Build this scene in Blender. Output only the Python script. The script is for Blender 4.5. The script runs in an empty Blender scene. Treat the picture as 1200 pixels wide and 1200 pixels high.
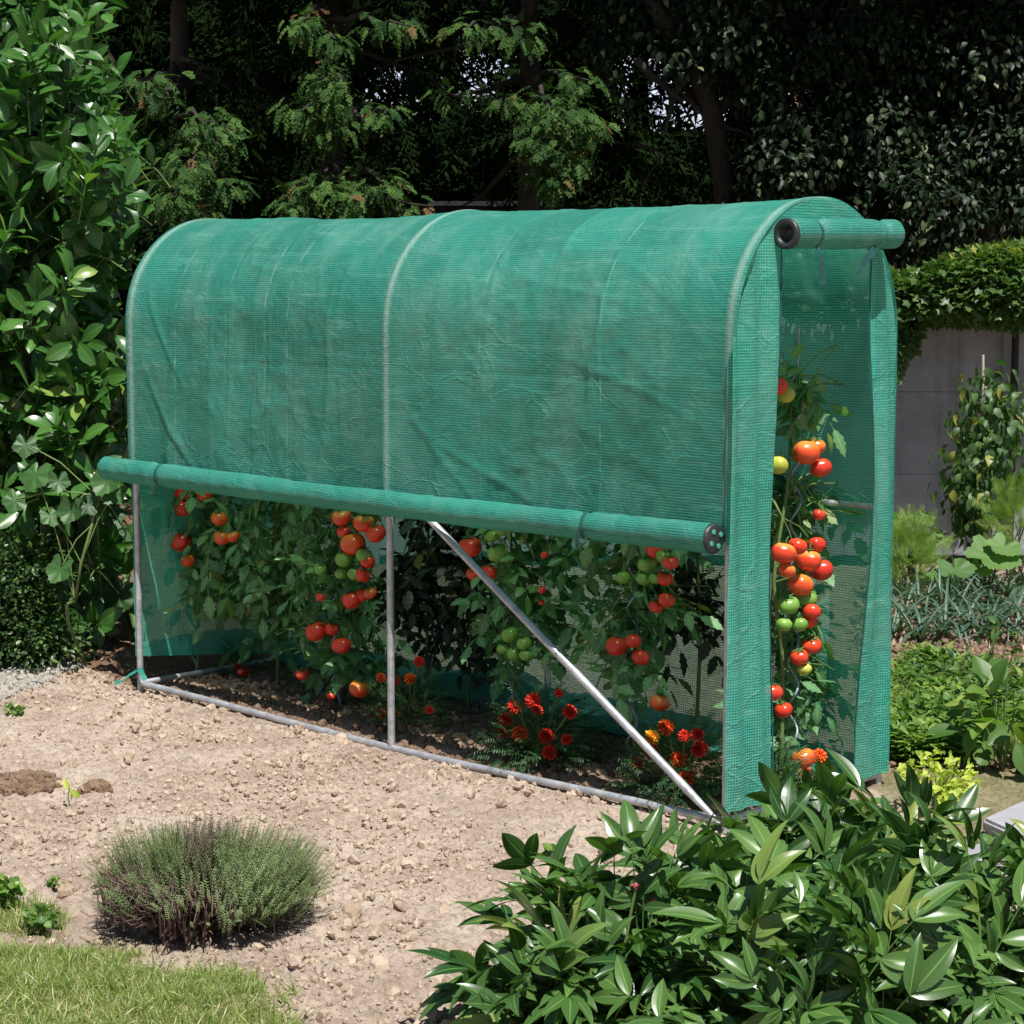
import bpy, math, random
import numpy as np
from mathutils import Vector, Matrix
PI = math.pi
rng = np.random.default_rng(7)
random.seed(7)
sc = bpy.context.scene
COL = sc.collection

# ------------------------------------------------------------------ camera
CAM = np.array([6.964, -4.890, 1.714])
YAW, PITCH, F = math.radians(134.193), math.radians(6.581), 2335.2
FW = np.array([math.cos(PITCH)*math.cos(YAW), math.cos(PITCH)*math.sin(YAW), -math.sin(PITCH)])
RT = np.cross(FW, [0, 0, 1]); RT /= np.linalg.norm(RT)
UP = np.cross(RT, FW)
FH = np.array([math.cos(YAW), math.sin(YAW), 0.0])          # horizontal forward

def AT(px, py, d):                                          # real point seen at (px,py) at depth d
    return CAM + d*(FW + RT*(px-600)/F - UP*(py-600)/F)
def GP(px, py, z=0.0):                                      # point on a level plane
    v = FW + RT*(px-600)/F - UP*(py-600)/F
    return CAM + v*((z-CAM[2])/v[2])
def YP(px, py, y):                                          # point on a plane parallel to the long side
    v = FW + RT*(px-600)/F - UP*(py-600)/F
    return CAM + v*((y-CAM[1])/v[1])
def XP(px, py, x):
    v = FW + RT*(px-600)/F - UP*(py-600)/F
    return CAM + v*((x-CAM[0])/v[0])

cd = bpy.data.cameras.new('camera'); cam = bpy.data.objects.new('camera', cd); COL.objects.link(cam)
cd.sensor_width = 36; cd.lens = 36*F/1200; cd.clip_end = 2000; cd.clip_start = .05
cam.matrix_world = Matrix(((RT[0], UP[0], -FW[0], CAM[0]), (RT[1], UP[1], -FW[1], CAM[1]), (RT[2], UP[2], -FW[2], CAM[2]), (0, 0, 0, 1)))
sc.camera = cam

# ------------------------------------------------------------------ light
SUN = np.array([0.40, -0.21, 0.93]); SUN /= np.linalg.norm(SUN)
w = bpy.data.worlds.new('World'); sc.world = w; w.use_nodes = True
nt = w.node_tree
sky = nt.nodes.new('ShaderNodeTexSky'); sky.sky_type = 'NISHITA'; sky.sun_disc = False
sky.sun_elevation = math.asin(SUN[2]); sky.sun_rotation = math.atan2(SUN[0], SUN[1])
bg = nt.nodes['Background']; bg.inputs['Strength'].default_value = 0.05
nt.links.new(sky.outputs[0], bg.inputs[0])
sl = bpy.data.lights.new('sun', 'SUN'); sl.energy = 5.0; sl.angle = math.radians(.5); sl.color = (1, .965, .91)
so = bpy.data.objects.new('sun', sl); COL.objects.link(so)
so.rotation_euler = Vector((-SUN[0], -SUN[1], -SUN[2])).to_track_quat('-Z', 'Y').to_euler(); so.location = (0, 0, 12)
sc.view_settings.view_transform = 'Standard'; sc.view_settings.look = 'None'; sc.view_settings.gamma = 1
sc.view_settings.exposure = 0.56
sc.cycles.transparent_max_bounces = 16; sc.cycles.max_bounces = 7

# ------------------------------------------------------------------ noise
def _hash(ix, iy, iz=0, seed=0):
    n = (ix.astype(np.int64)*374761393 + iy.astype(np.int64)*668265263 + np.asarray(iz).astype(np.int64)*2147483647 + seed*1274126177) & 0xffffffff
    n = ((n ^ (n >> 13))*1274126177) & 0xffffffff
    n = n ^ (n >> 16)
    return (n & 0xffffff)/float(0xffffff)
def vnoise(x, y, seed=0):
    ix, iy = np.floor(x), np.floor(y); fx, fy = x-ix, y-iy
    fx = fx*fx*(3-2*fx); fy = fy*fy*(3-2*fy)
    a = _hash(ix, iy, 0, seed); b = _hash(ix+1, iy, 0, seed); c = _hash(ix, iy+1, 0, seed); d = _hash(ix+1, iy+1, 0, seed)
    return (a*(1-fx)+b*fx)*(1-fy)+(c*(1-fx)+d*fx)*fy
def fbm(x, y, o=4, seed=0):
    s = 0; a = .5; t = 0
    for k in range(o):
        s = s+a*vnoise(x*2**k+k*17.3, y*2**k-k*9.1, seed+k); t += a; a *= .5
    return s/t

# ------------------------------------------------------------------ mesh building
class MB:
    def __init__(s): s.v = []; s.q = []; s.t = []; s.a = []; s.n = 0
    def add(s, v, f, a=None):
        v = np.asarray(v, float).reshape(-1, 3); f = np.asarray(f, int)
        if a is None: a = np.zeros_like(v)
        s.v.append(v); s.a.append(np.asarray(a, float).reshape(-1, 3))
        (s.q if f.shape[1] == 4 else s.t).append(f+s.n); s.n += len(v)
        return s
    def arrays(s):
        v = np.concatenate(s.v); a = np.concatenate(s.a)
        q = np.concatenate(s.q) if s.q else np.zeros((0, 4), int)
        t = np.concatenate(s.t) if s.t else np.zeros((0, 3), int)
        return v, q, t, a
    def merge(s, proto, off=None, rnd=None):
        v, q, t, a = proto
        if off is not None: v = v+off
        n0 = s.n
        s.v.append(v); s.a.append(a)
        if len(q): s.q.append(q+n0)
        if len(t): s.t.append(t+n0)
        s.n += len(v)
    def inst(s, proto, R, T, S, rnd=None):
        """merge N transformed copies of a small prototype into this one mesh"""
        v, q, t, a = proto; N = len(T)
        if N == 0: return
        S = np.asarray(S, float); S = S[:, None] if S.ndim == 1 else S
        vv = np.einsum('nij,nkj->nki', R, v[None]*S[:, None, :]) + T[:, None, :]
        aa = np.repeat(a[None], N, 0).copy()
        if rnd is None: rnd = rng.random(N)
        aa[:, :, 2] = rnd[:, None]
        k = len(v); offs = (np.arange(N)*k)[:, None, None]+s.n
        s.v.append(vv.reshape(-1, 3)); s.a.append(aa.reshape(-1, 3))
        if len(q): s.q.append((q[None]+offs).reshape(-1, 4))
        if len(t): s.t.append((t[None]+offs).reshape(-1, 3))
        s.n += N*k
    def mesh(s, name, mat, smooth=True):
        v, q, t, a = s.arrays()
        me = bpy.data.meshes.new(name)
        me.vertices.add(len(v)); me.vertices.foreach_set('co', v.astype(np.float32).ravel())
        idx = np.concatenate([q.ravel(), t.ravel()]).astype(np.int32)
        me.loops.add(len(idx)); me.loops.foreach_set('vertex_index', idx)
        tot = np.concatenate([np.full(len(q), 4), np.full(len(t), 3)]).astype(np.int32)
        st = np.concatenate([[0], np.cumsum(tot)[:-1]]).astype(np.int32)
        me.polygons.add(len(tot)); me.polygons.foreach_set('loop_start', st)
        me.polygons.foreach_set('loop_total', tot)
        me.polygons.foreach_set('use_smooth', np.full(len(tot), smooth))
        at = me.attributes.new('uvr', 'FLOAT_VECTOR', 'POINT'); at.data.foreach_set('vector', a.astype(np.float32).ravel())
        me.update(calc_edges=True)
        if mat: me.materials.append(mat)
        return me
    def build(s, name, mat, parent=None, smooth=True):
        o = bpy.data.objects.new(name, s.mesh(name, mat, smooth)); COL.objects.link(o)
        if parent: o.parent = parent; o.matrix_parent_inverse = Matrix.Translation(-Vector(parent.location))
        return o

def tag(o, label=None, cat=None, group=None, kind=None):
    if label: o['label'] = label
    if cat: o['category'] = cat
    if group: o['group'] = group
    if kind: o['kind'] = kind
    return o
def thing(name, loc, label, cat, group=None, kind=None):
    o = bpy.data.objects.new(name, None); o.location = tuple(float(c) for c in loc); o.empty_display_size = .1; COL.objects.link(o)
    return tag(o, label, cat, group, kind)

def nrm(a): return a/np.maximum(np.linalg.norm(a, axis=-1, keepdims=True), 1e-9)
def frames(d, n):
    """x along d, z near n"""
    d = nrm(np.atleast_2d(d)); n = np.broadcast_to(np.atleast_2d(n), d.shape)
    y = nrm(np.cross(n, d)); z = np.cross(d, y)
    return np.stack([d, y, z], -1)
def rdir(N): return nrm(rng.normal(size=(N, 3)))

def grid_faces(nu, nv, closed_u=False):
    i = np.arange(nu if closed_u else nu-1)[:, None]; j = np.arange(nv-1)[None]
    i2 = (i+1) % nu
    return np.stack([i*nv+j, i2*nv+j, i2*nv+j+1, i*nv+j+1], -1).reshape(-1, 4)
def tube(mb, pts, rad, ns=10, caps=True, rnd=0.5, squash=None):
    pts = np.asarray(pts, float); n = len(pts); rad = np.broadcast_to(np.asarray(rad, float), (n,))
    tg = np.gradient(pts, axis=0); tg = nrm(tg)
    ref = np.array([0, 0, 1.]) if abs(tg[0][2]) < .9 else np.array([0, 1., 0])
    a = nrm(np.cross(ref, tg[0])); fr = []
    for k in range(n):
        a = a-tg[k]*(a@tg[k]); a = nrm(a); fr.append((a, np.cross(tg[k], a)))
    th = np.linspace(0, 2*PI, ns, endpoint=False)
    V = np.array([[pts[k]+rad[k]*(math.cos(q)*fr[k][0]+math.sin(q)*fr[k][1]) for k in range(n)] for q in th])
    L = np.concatenate([[0], np.cumsum(np.linalg.norm(np.diff(pts, axis=0), axis=1))])
    A = np.stack([np.broadcast_to(L[None], (ns, n)), np.broadcast_to(th[:, None]/(2*PI)*2*PI*np.mean(rad), (ns, n)), np.full((ns, n), rnd)], -1)
    mb.add(V.reshape(-1, 3), grid_faces(ns, n, True)[:, ::-1], A)
    if caps:
        for e in (0, n-1):
            vv = np.concatenate([V[:, e], pts[e][None]]); i = np.arange(ns)
            mb.add(vv, np.stack([i, (i+1) % ns, np.full(ns, ns)], -1), np.full((ns+1, 3), .5))
def box(mb, c, s, R=None, bev=0):
    c = np.asarray(c, float); s = np.asarray(s, float)/2
    v = np.array([[x, y, z] for x in (-1, 1) for y in (-1, 1) for z in (-1, 1)])*s
    if R is not None: v = v@np.asarray(R).T
    f = [[0, 1, 3, 2], [4, 6, 7, 5], [0, 4, 5, 1], [2, 3, 7, 6], [0, 2, 6, 4], [1, 5, 7, 3]]
    for q in f: mb.add((v+c)[q], [[0, 1, 2, 3]], v[q])
def strip(mb, pts, widths, wdir):
    pts = np.asarray(pts, float); n = len(pts); wd = nrm(np.asarray(wdir, float)); w_ = np.broadcast_to(widths, (n,))[:, None]
    v = np.stack([pts-wd*w_/2, pts+wd*w_/2], 1).reshape(-1, 3)
    i = np.arange(n-1); mb.add(v, np.stack([2*i, 2*i+1, 2*i+3, 2*i+2], -1), np.full((2*n, 3), .5))

# ------------------------------------------------------------------ leaf prototypes
def leaf(L=1., W=.4, nl=6, nw=1, peak=.5, fold=.25, curl=.4, jag=0, tip=1.0, wave=0.):
    t = np.linspace(0, 1, nl+1); s = np.linspace(-1, 1, 2*nw+1)
    p = np.log(.5)/np.log(peak); w_ = np.sin(PI*np.clip(t**p, 0, 1))**tip*W/2
    w_[0] = W*.02; w_[-1] = .002*L
    if jag: w_[1:-1] *= np.where(np.arange(nl-1) % 2, 1-jag, 1.)
    ang = curl*t**1.3; x = np.concatenate([[0], np.cumsum(np.cos(ang[1:])*L/nl)]); z0 = -np.concatenate([[0], np.cumsum(np.sin(ang[1:])*L/nl)])
    X = np.repeat(x[:, None], len(s), 1); Y = w_[:, None]*s[None]
    Z = z0[:, None]+np.abs(s)[None]**1.3*w_[:, None]*fold+wave*W*np.sin(t*9+1)[:, None]*s[None]**2
    v = np.stack([X, Y, Z], -1).reshape(-1, 3)
    a = np.stack([np.repeat(t[:, None], len(s), 1), np.broadcast_to(s[None], X.shape), np.zeros_like(X)], -1).reshape(-1, 3)
    return v, grid_faces(len(t), len(s)), np.zeros((0, 3), int), a
def radial_leaf(R=1., lobes=5, depth=.25, n=30, cup=.15, notch=.75, ser=.05):
    th = np.linspace(-PI, PI, n, endpoint=False)+PI/n
    r = R*(1-depth*(.5-.5*np.cos(lobes*th+PI*(lobes % 2 == 0))))*(1-notch*np.exp(-((np.abs(th)-PI)/.28)**2))*(1+ser*np.where(np.arange(n) % 2, 1, -1))
    rings = [.45, 1.]
    vs = [np.zeros((1, 3))]; aa = [np.array([[0, 0, 0]])]
    for q in rings:
        x = r*q*np.cos(th); y = r*q*np.sin(th); z = cup*R*(q**2)*(1+.5*np.cos(3*th+1))+.04*R*np.sin(7*th)*q
        vs.append(np.stack([x, y, z], -1)); aa.append(np.stack([np.full(n, q), th/PI, np.zeros(n)], -1))
    v = np.concatenate(vs); a = np.concatenate(aa); i = np.arange(n); j = (i+1) % n
    t = np.stack([np.zeros(n, int), 1+i, 1+j], -1)
    q4 = np.stack([1+i, 1+n+i, 1+n+j, 1+j], -1)
    v[:, 0] += R*.15
    return v, q4, t, a
def place(mb, proto, loc, d, n, s=1.):
    mb.inst(proto, frames(np.array(d, float), np.array(n, float)), np.array([loc], float), np.array([s], float), np.array([0.]))

def compound(leaflets, stemw=.012, droop=.25):
    """leaflets: (t along rachis, side angle deg, length, width)"""
    mb = MB()
    ts = np.linspace(0, 1, 8); ax = np.stack([ts*math.cos(droop*.5), 0*ts, -droop*ts**2*.6+.15*ts], -1)
    strip(mb, ax, np.linspace(stemw, stemw*.4, 8), (0, 1, 0)); strip(mb, ax, np.linspace(stemw, stemw*.4, 8), (0, 0, 1))
    for (t, ang, L, W, kw) in leaflets:
        p = np.array([np.interp(t, ts, ax[:, k]) for k in range(3)]); a = math.radians(ang)
        d = np.array([math.cos(a), math.sin(a), -droop*(.6+.5*t)+random.uniform(-.1, .15)])
        place(mb, leaf(L, W, **kw), p, d, (random.uniform(-.25, .25), -math.sin(a)*.2+random.uniform(-.2, .2), 1))
    return mb.arrays()

# ------------------------------------------------------------------ materials
def newmat(name):
    m = bpy.data.materials.new(name); m.use_nodes = True; n = m.node_tree.nodes; n.clear()
    out = n.new('ShaderNodeOutputMaterial'); return m, n, m.node_tree.links, out
def mathn(n, l, op, a, b=None, clamp=False):
    x = n.new('ShaderNodeMath'); x.operation = op; x.use_clamp = clamp
    for i, v in enumerate((a, b)):
        if v is None: continue
        if isinstance(v, (int, float)): x.inputs[i].default_value = v
        else: l.new(v, x.inputs[i])
    return x.outputs[0]
def mixc(n, l, fac, a, b, mode='MIX'):
    x = n.new('ShaderNodeMix'); x.data_type = 'RGBA'; x.blend_type = mode
    for i, v in ((0, fac), (6, a), (7, b)):
        if isinstance(v, (int, float)): x.inputs[i].default_value = v
        elif isinstance(v, tuple): x.inputs[i].default_value = (*v[:3], 1)
        else: l.new(v, x.inputs[i])
    return x.outputs[2]
def noise(n, l, scale, detail=3, vec=None, rough=.55):
    x = n.new('ShaderNodeTexNoise'); x.inputs['Scale'].default_value = scale; x.inputs['Detail'].default_value = detail; x.inputs['Roughness'].default_value = rough
    if vec is not None: l.new(vec, x.inputs['Vector'])
    return x.outputs['Fac']
def ramp(n, l, fac, stops):
    x = n.new('ShaderNodeValToRGB'); e = x.color_ramp.elements
    while len(e) < len(stops): e.new(.5)
    for k, (p, c) in enumerate(stops):
        e[k].position = p; e[k].color = (*c, 1) if len(c) == 3 else c
    l.new(fac, x.inputs[0]); return x.outputs[0]
def objco(n):
    return n.new('ShaderNodeTexCoord').outputs['Object']
def pbsdf(n, l, col, rough=.5, spec=.5, metal=0, bump=None, bstr=.3, bdist=.01):
    b = n.new('ShaderNodeBsdfPrincipled')
    for k, v in (('Base Color', col), ('Roughness', rough), ('Specular IOR Level', spec), ('Metallic', metal)):
        if isinstance(v, (int, float)): b.inputs[k].default_value = v
        elif isinstance(v, tuple): b.inputs[k].default_value = (*v[:3], 1)
        else: l.new(v, b.inputs[k])
    if bump is not None:
        q = n.new('ShaderNodeBump'); q.inputs['Strength'].default_value = bstr; q.inputs['Distance'].default_value = bdist
        l.new(bump, q.inputs['Height']); l.new(q.outputs[0], b.inputs['Normal'])
    return b
def attr(n, l):
    a = n.new('ShaderNodeAttribute'); a.attribute_name = 'uvr'
    s = n.new('ShaderNodeSeparateXYZ'); l.new(a.outputs['Vector'], s.inputs[0]); return s.outputs
def m_leaf(name, c1, c2, c3=None, p3=.06, rough=.42, trans=.28, vein=0., tcol=None, veins=7, spec=.5):
    m, n, l, out = newmat(name); U, V, Rn = attr(n, l)
    stops = [(0, c1), (.5, tuple((a+b)/2 for a, b in zip(c1, c2))), (1-p3-.02, c2)]
    if c3: stops.append((1-p3, c3))
    col = ramp(n, l, Rn, stops)
    nz = noise(n, l, 6, 2, objco(n)); col = mixc(n, l, mathn(n, l, 'MULTIPLY', nz, .35), col, tuple(x*.55 for x in c1))
    bump = None
    if vein:
        av = mathn(n, l, 'ABSOLUTE', V)
        mid = mathn(n, l, 'LESS_THAN', av, .07)
        ph = mathn(n, l, 'FRACT', mathn(n, l, 'SUBTRACT', mathn(n, l, 'MULTIPLY', U, float(veins)), mathn(n, l, 'MULTIPLY', av, 1.6)))
        sd = mathn(n, l, 'ABSOLUTE', mathn(n, l, 'SUBTRACT', ph, .5))
        side = mathn(n, l, 'LESS_THAN', sd, .07)
        vm = mathn(n, l, 'MAXIMUM', mid, mathn(n, l, 'MULTIPLY', side, .14))
        col = mixc(n, l, mathn(n, l, 'MULTIPLY', vm, vein), col, tuple(min(1, x*2.6+.03) for x in c2))
        bump = sd
    b = pbsdf(n, l, col, rough, spec, bump=None)
    if trans:
        t = n.new('ShaderNodeBsdfTranslucent'); tc = mixc(n, l, 1., col, tcol or (1.5, 1.9, .6), 'MULTIPLY'); l.new(tc, t.inputs[0])
        mx = n.new('ShaderNodeMixShader'); mx.inputs[0].default_value = trans
        l.new(b.outputs[0], mx.inputs[1]); l.new(t.outputs[0], mx.inputs[2]); l.new(mx.outputs[0], out.inputs[0])
    else: l.new(b.outputs[0], out.inputs[0])
    return m
def m_plain(name, c1, c2, scale=8, rough=.6, metal=0, bstr=.3, bscale=40, spec=.5, bdist=.01):
    m, n, l, out = newmat(name); oc = objco(n)
    col = ramp(n, l, noise(n, l, scale, 4, oc), [(.3, c1), (.7, c2)])
    b = pbsdf(n, l, col, rough, spec, metal, noise(n, l, bscale, 3, oc), bstr, bdist); l.new(b.outputs[0], out.inputs[0]); return m

def m_net(name, see=.42, pitch=.009, dust=1., dark=1.):
    """woven shade netting: UV in metres in the attribute"""
    m, n, l, out = newmat(name); U, V, Rn = attr(n, l)
    def line(c, hw):
        f = mathn(n, l, 'FRACT', mathn(n, l, 'MULTIPLY', c, 1/pitch)); d = mathn(n, l, 'ABSOLUTE', mathn(n, l, 'SUBTRACT', f, .5))
        return mathn(n, l, 'LESS_THAN', d, hw)
    th = mathn(n, l, 'MAXIMUM', line(U, .15), line(V, .22))
    oc = objco(n)
    big = noise(n, l, 2.2, 5, oc, .6)
    cell = ramp(n, l, big, [(.36, (.004*dark, .13*dark, .084*dark)), (.64, (.016*dark, .28*dark, .19*dark))])
    thr = (.075*dark, .46*dark, .365*dark)
    col = mixc(n, l, th, cell, thr)
    # squares left by the packing folds, each a little lighter or darker
    fl = n.new('ShaderNodeCombineXYZ'); l.new(mathn(n, l, 'FLOOR', mathn(n, l, 'MULTIPLY', mathn(n, l, 'ADD', U, mathn(n, l, 'MULTIPLY', big, .02)), 1/.262)), fl.inputs[0]); l.new(mathn(n, l, 'FLOOR', mathn(n, l, 'MULTIPLY', mathn(n, l, 'ADD', V, mathn(n, l, 'MULTIPLY', big, .03)), 1/.47)), fl.inputs[1])
    wn = n.new('ShaderNodeTexWhiteNoise'); wn.noise_dimensions = '2D'; l.new(fl.outputs[0], wn.inputs['Vector'])
    col = mixc(n, l, mathn(n, l, 'MULTIPLY', wn.outputs['Value'], .30*dust), col, (.02, .10, .07))
    # stretched dusty patches and long crease lines (wear of the cloth)
    cb = n.new('ShaderNodeCombineXYZ'); l.new(mathn(n, l, 'MULTIPLY', U, 5.0), cb.inputs[0]); l.new(mathn(n, l, 'MULTIPLY', V, 2.2), cb.inputs[1])
    dn = noise(n, l, 1.0, 6, cb.outputs[0], .68)
    dm = ramp(n, l, dn, [(.46, (0, 0, 0)), (.72, (1, 1, 1))])
    col = mixc(n, l, mathn(n, l, 'MULTIPLY', dm, .62*dust), col, (.24, .50, .43))
    mp = n.new('ShaderNodeMapping'); mp.inputs['Rotation'].default_value = (0, 0, .5); mp.inputs['Scale'].default_value = (1, 9, 1); c2 = n.new('ShaderNodeCombineXYZ'); l.new(U, c2.inputs[0]); l.new(V, c2.inputs[1]); l.new(c2.outputs[0], mp.inputs[0]);
    st_ = noise(n, l, 2.4, 7, mp.outputs[0], .7)
    col = mixc(n, l, mathn(n, l, 'MULTIPLY', ramp(n, l, st_, [(.56, (0, 0, 0)), (.70, (1, 1, 1))]), .40*dust), col, (.32, .66, .57))
    # stitched seams running up the cloth
    sm = None
    for u0, hw in ((.30, .004), (.62, .003), (.86, .006), (1.00, .004), (2.05, .003), (2.62, .003)):
        q = mathn(n, l, 'LESS_THAN', mathn(n, l, 'ABSOLUTE', mathn(n, l, 'SUBTRACT', U, u0)), hw)
        sm = q if sm is None else mathn(n, l, 'MAXIMUM', sm, q)
    brk = ramp(n, l, noise(n, l, 14, 3, oc), [(.42, (0, 0, 0)), (.6, (1, 1, 1))])
    sm = mathn(n, l, 'MULTIPLY', sm, mathn(n, l, 'MULTIPLY', brk, .6*dust))
    col = mixc(n, l, sm, col, (.30, .62, .50))
    # worn whiter where the cloth rubs on the hoops
    hp = None
    for u0 in (0.0, 1.585, 3.155):
        q = mathn(n, l, 'SUBTRACT', 1., mathn(n, l, 'MULTIPLY', mathn(n, l, 'ABSOLUTE', mathn(n, l, 'SUBTRACT', U, u0)), 1/.022), True)
        hp = q if hp is None else mathn(n, l, 'MAXIMUM', hp, q)
    col = mixc(n, l, mathn(n, l, 'MULTIPLY', hp, .75*dust), col, (.50, .68, .60))
    vo = n.new('ShaderNodeTexVoronoi'); vo.feature = 'DISTANCE_TO_EDGE'; vo.inputs['Scale'].default_value = 6.5
    vm_ = n.new('ShaderNodeVectorMath'); vm_.operation = 'ADD'; c3 = n.new('ShaderNodeCombineXYZ'); l.new(mathn(n, l, 'MULTIPLY', U, .8), c3.inputs[0]); l.new(V, c3.inputs[1])
    nn = n.new('ShaderNodeTexNoise'); nn.inputs['Scale'].default_value = 3.5; nn.inputs['Detail'].default_value = 4; l.new(c3.outputs[0], nn.inputs['Vector']); sc2 = n.new('ShaderNodeVectorMath'); sc2.operation = 'SCALE'; sc2.inputs['Scale'].default_value = .35; l.new(nn.outputs['Color'], sc2.inputs[0])
    l.new(c3.outputs[0], vm_.inputs[0]); l.new(sc2.outputs[0], vm_.inputs[1]); l.new(vm_.outputs[0], vo.inputs['Vector'])
    cr = ramp(n, l, vo.outputs['Distance'], [(0, (1, 1, 1)), (.045, (0, 0, 0))])
    crn = ramp(n, l, noise(n, l, 2.6, 3, oc), [(.45, (0, 0, 0)), (.6, (1, 1, 1))]); cr = mathn(n, l, 'MULTIPLY', cr, crn)
    col = mixc(n, l, mathn(n, l, 'MULTIPLY', cr, .14*dust), col, (.30, .62, .53))
    crk = noise(n, l, 5.5, 8, vm_.outputs[0], .72)
    hgt_ = mathn(n, l, 'ADD', mathn(n, l, 'MULTIPLY', th, .10), mathn(n, l, 'ADD', mathn(n, l, 'MULTIPLY', cr, .20), mathn(n, l, 'MULTIPLY', crk, 1.6)))
    b = pbsdf(n, l, col, .45, .6, bump=hgt_, bstr=.8, bdist=.012)
    t = n.new('ShaderNodeBsdfTranslucent'); l.new(mixc(n, l, 1., col, (.9, 1.1, 1.), 'MULTIPLY'), t.inputs[0])
    m1 = n.new('ShaderNodeMixShader'); m1.inputs[0].default_value = .40
    l.new(b.outputs[0], m1.inputs[1]); l.new(t.outputs[0], m1.inputs[2])
    if see > 0:
        tr = n.new('ShaderNodeBsdfTransparent'); tr.inputs[0].default_value = (.80, .97, .86, 1)
        fac = mathn(n, l, 'MULTIPLY', mathn(n, l, 'SUBTRACT', 1., mathn(n, l, 'MULTIPLY', th, .85)), see)
        m2 = n.new('ShaderNodeMixShader'); l.new(fac, m2.inputs[0]); l.new(m1.outputs[0], m2.inputs[1]); l.new(tr.outputs[0], m2.inputs[2])
        l.new(m2.outputs[0], out.inputs[0])
    else: l.new(m1.outputs[0], out.inputs[0])
    return m

M = {}
M['net'] = m_net('green_net', .24, dust=.95, dark=.96)
M['netend'] = m_net('green_net_end', .24, dust=.9, dark=1.35)
M['netback'] = m_net('green_net_back', .42, dust=.3, dark=1.05)
M['roll'] = m_net('rolled_net', 0, pitch=.0075, dust=.5, dark=.95)
M['steel'] = m_plain('galvanised_steel', (.36, .37, .40), (.60, .61, .64), 22, .5, .6, .3, 60)
M['black'] = m_plain('black_plastic', (.012, .014, .014), (.03, .035, .035), 10, .45)
M['strap'] = m_plain('dark_green_strap', (.008, .05, .05), (.02, .11, .10), 20, .5)
M['spiral'] = m_plain('spiral_steel', (.20, .23, .30), (.34, .38, .46), 20, .35, .5)
M['laurel'] = m_leaf('laurel_leaf', (.020, .082, .014), (.080, .200, .038), (.22, .33, .06), .04, .33, .2, .2, spec=.6)
M['wood'] = m_plain('bark', (.05, .035, .022), (.14, .10, .065), 10, .85, 0, .8, 25)
M['darkbark'] = m_plain('dark_bark', (.012, .010, .008), (.035, .028, .020), 10, .9, 0, .8, 25)  # dark copy of bark, so the back trunks look shaded
M['twig'] = m_plain('green_stem', (.07, .13, .03), (.14, .20, .06), 10, .6)
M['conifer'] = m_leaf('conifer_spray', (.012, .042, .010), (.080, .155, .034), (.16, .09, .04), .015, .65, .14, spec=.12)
M['dark_conifer'] = m_leaf('shaded_conifer', (.005, .012, .004), (.013, .027, .008), None, .05, .8, .02, spec=.0)  # near-black copy of conifer_spray: shade inside the crowns put into the colour
M['dark_leaf'] = m_leaf('shaded_tree_leaf', (.006, .015, .006), (.020, .042, .013), (.12, .14, .07), .05, .48, .06, spec=.22)  # leaf colour lowered to carry the deep shade of these crowns
M['tomleaf'] = m_leaf('tomato_leaf', (.07, .19, .075), (.19, .38, .165), (.20, .26, .06), .04, .55, .3, .25, veins=5)
M['tomleaf_shade'] = m_leaf('shaded_tomato_leaf', (.012, .028, .016), (.03, .05, .026), (.12, .12, .03), .03, .5, .08)  # dark copy of tomato_leaf: shade on the rear plants put into the colour
M['peony'] = m_leaf('peony_leaf', (.018, .062, .013), (.105, .205, .048), (.24, .30, .07), .03, .32, .18, .3, veins=9, spec=.5)
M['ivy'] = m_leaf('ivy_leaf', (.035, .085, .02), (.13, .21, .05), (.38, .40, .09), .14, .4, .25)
M['vine'] = m_leaf('vine_leaf', (.018, .065, .014), (.05, .135, .03), None, .05, .5, .25)
M['squash'] = m_leaf('squash_leaf', (.07, .16, .035), (.14, .26, .07), None, .05, .6, .3)
M['box'] = m_leaf('box_leaf', (.02, .055, .014), (.06, .12, .03), (.12, .20, .05), .15, .4, .2)
M['weed'] = m_leaf('weed_leaf', (.06, .14, .025), (.16, .27, .05), (.25, .34, .07), .1, .5, .32)
M['yellow'] = m_leaf('yellow_leaf', (.34, .42, .05), (.55, .60, .12), None, .05, .5, .35)
M['leek'] = m_leaf('leek_leaf', (.07, .13, .09), (.15, .23, .15), (.35, .30, .17), .1, .45, .2)
M['dill'] = m_leaf('dill_frond', (.16, .26, .05), (.28, .38, .09), None, .05, .6, .35)
M['bean'] = m_leaf('bean_leaf', (.04, .10, .025), (.09, .17, .045), (.30, .30, .06), .06, .5, .3)
M['thyme'] = m_leaf('thyme_leaf', (.15, .215, .075), (.26, .34, .15), (.17, .12, .10), .12, .6, .2)
M['thymewood'] = m_plain('thyme_wood', (.07, .04, .03), (.16, .10, .085), 20, .8)
M['grass'] = m_leaf('grass_blade', (.18, .25, .06), (.36, .43, .13), (.60, .54, .32), .2, .5, .35)
M['marileaf'] = m_leaf('marigold_leaf', (.02, .065, .02), (.05, .13, .035), None, .05, .5, .2)

def m_petal(name, c1, c2, edge):
    m, n, l, out = newmat(name); U, V, Rn = attr(n, l)
    col = ramp(n, l, U, [(0, c1), (.35, c2), (.82, c2), (.97, edge)])
    b = pbsdf(n, l, col, .5, .3); l.new(b.outputs[0], out.inputs[0]); return m
M['petal_red'] = m_petal('marigold_red', (.60, .10, .01), (.50, .012, .005), (.62, .05, .01))
M['petal_orange'] = m_petal('marigold_orange', (.7, .12, .01), (.66, .045, .008), (.9, .30, .02))
M['petal_yellow'] = m_petal('marigold_yellow', (.8, .2, .02), (.88, .34, .02), (.95, .6, .05))
M['bud'] = m_plain('peony_bud', (.25, .03, .04), (.45, .14, .10), 30, .6)
M['dry'] = m_plain('dry_petal', (.50, .36, .22), (.80, .66, .50), 30, .8)

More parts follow.
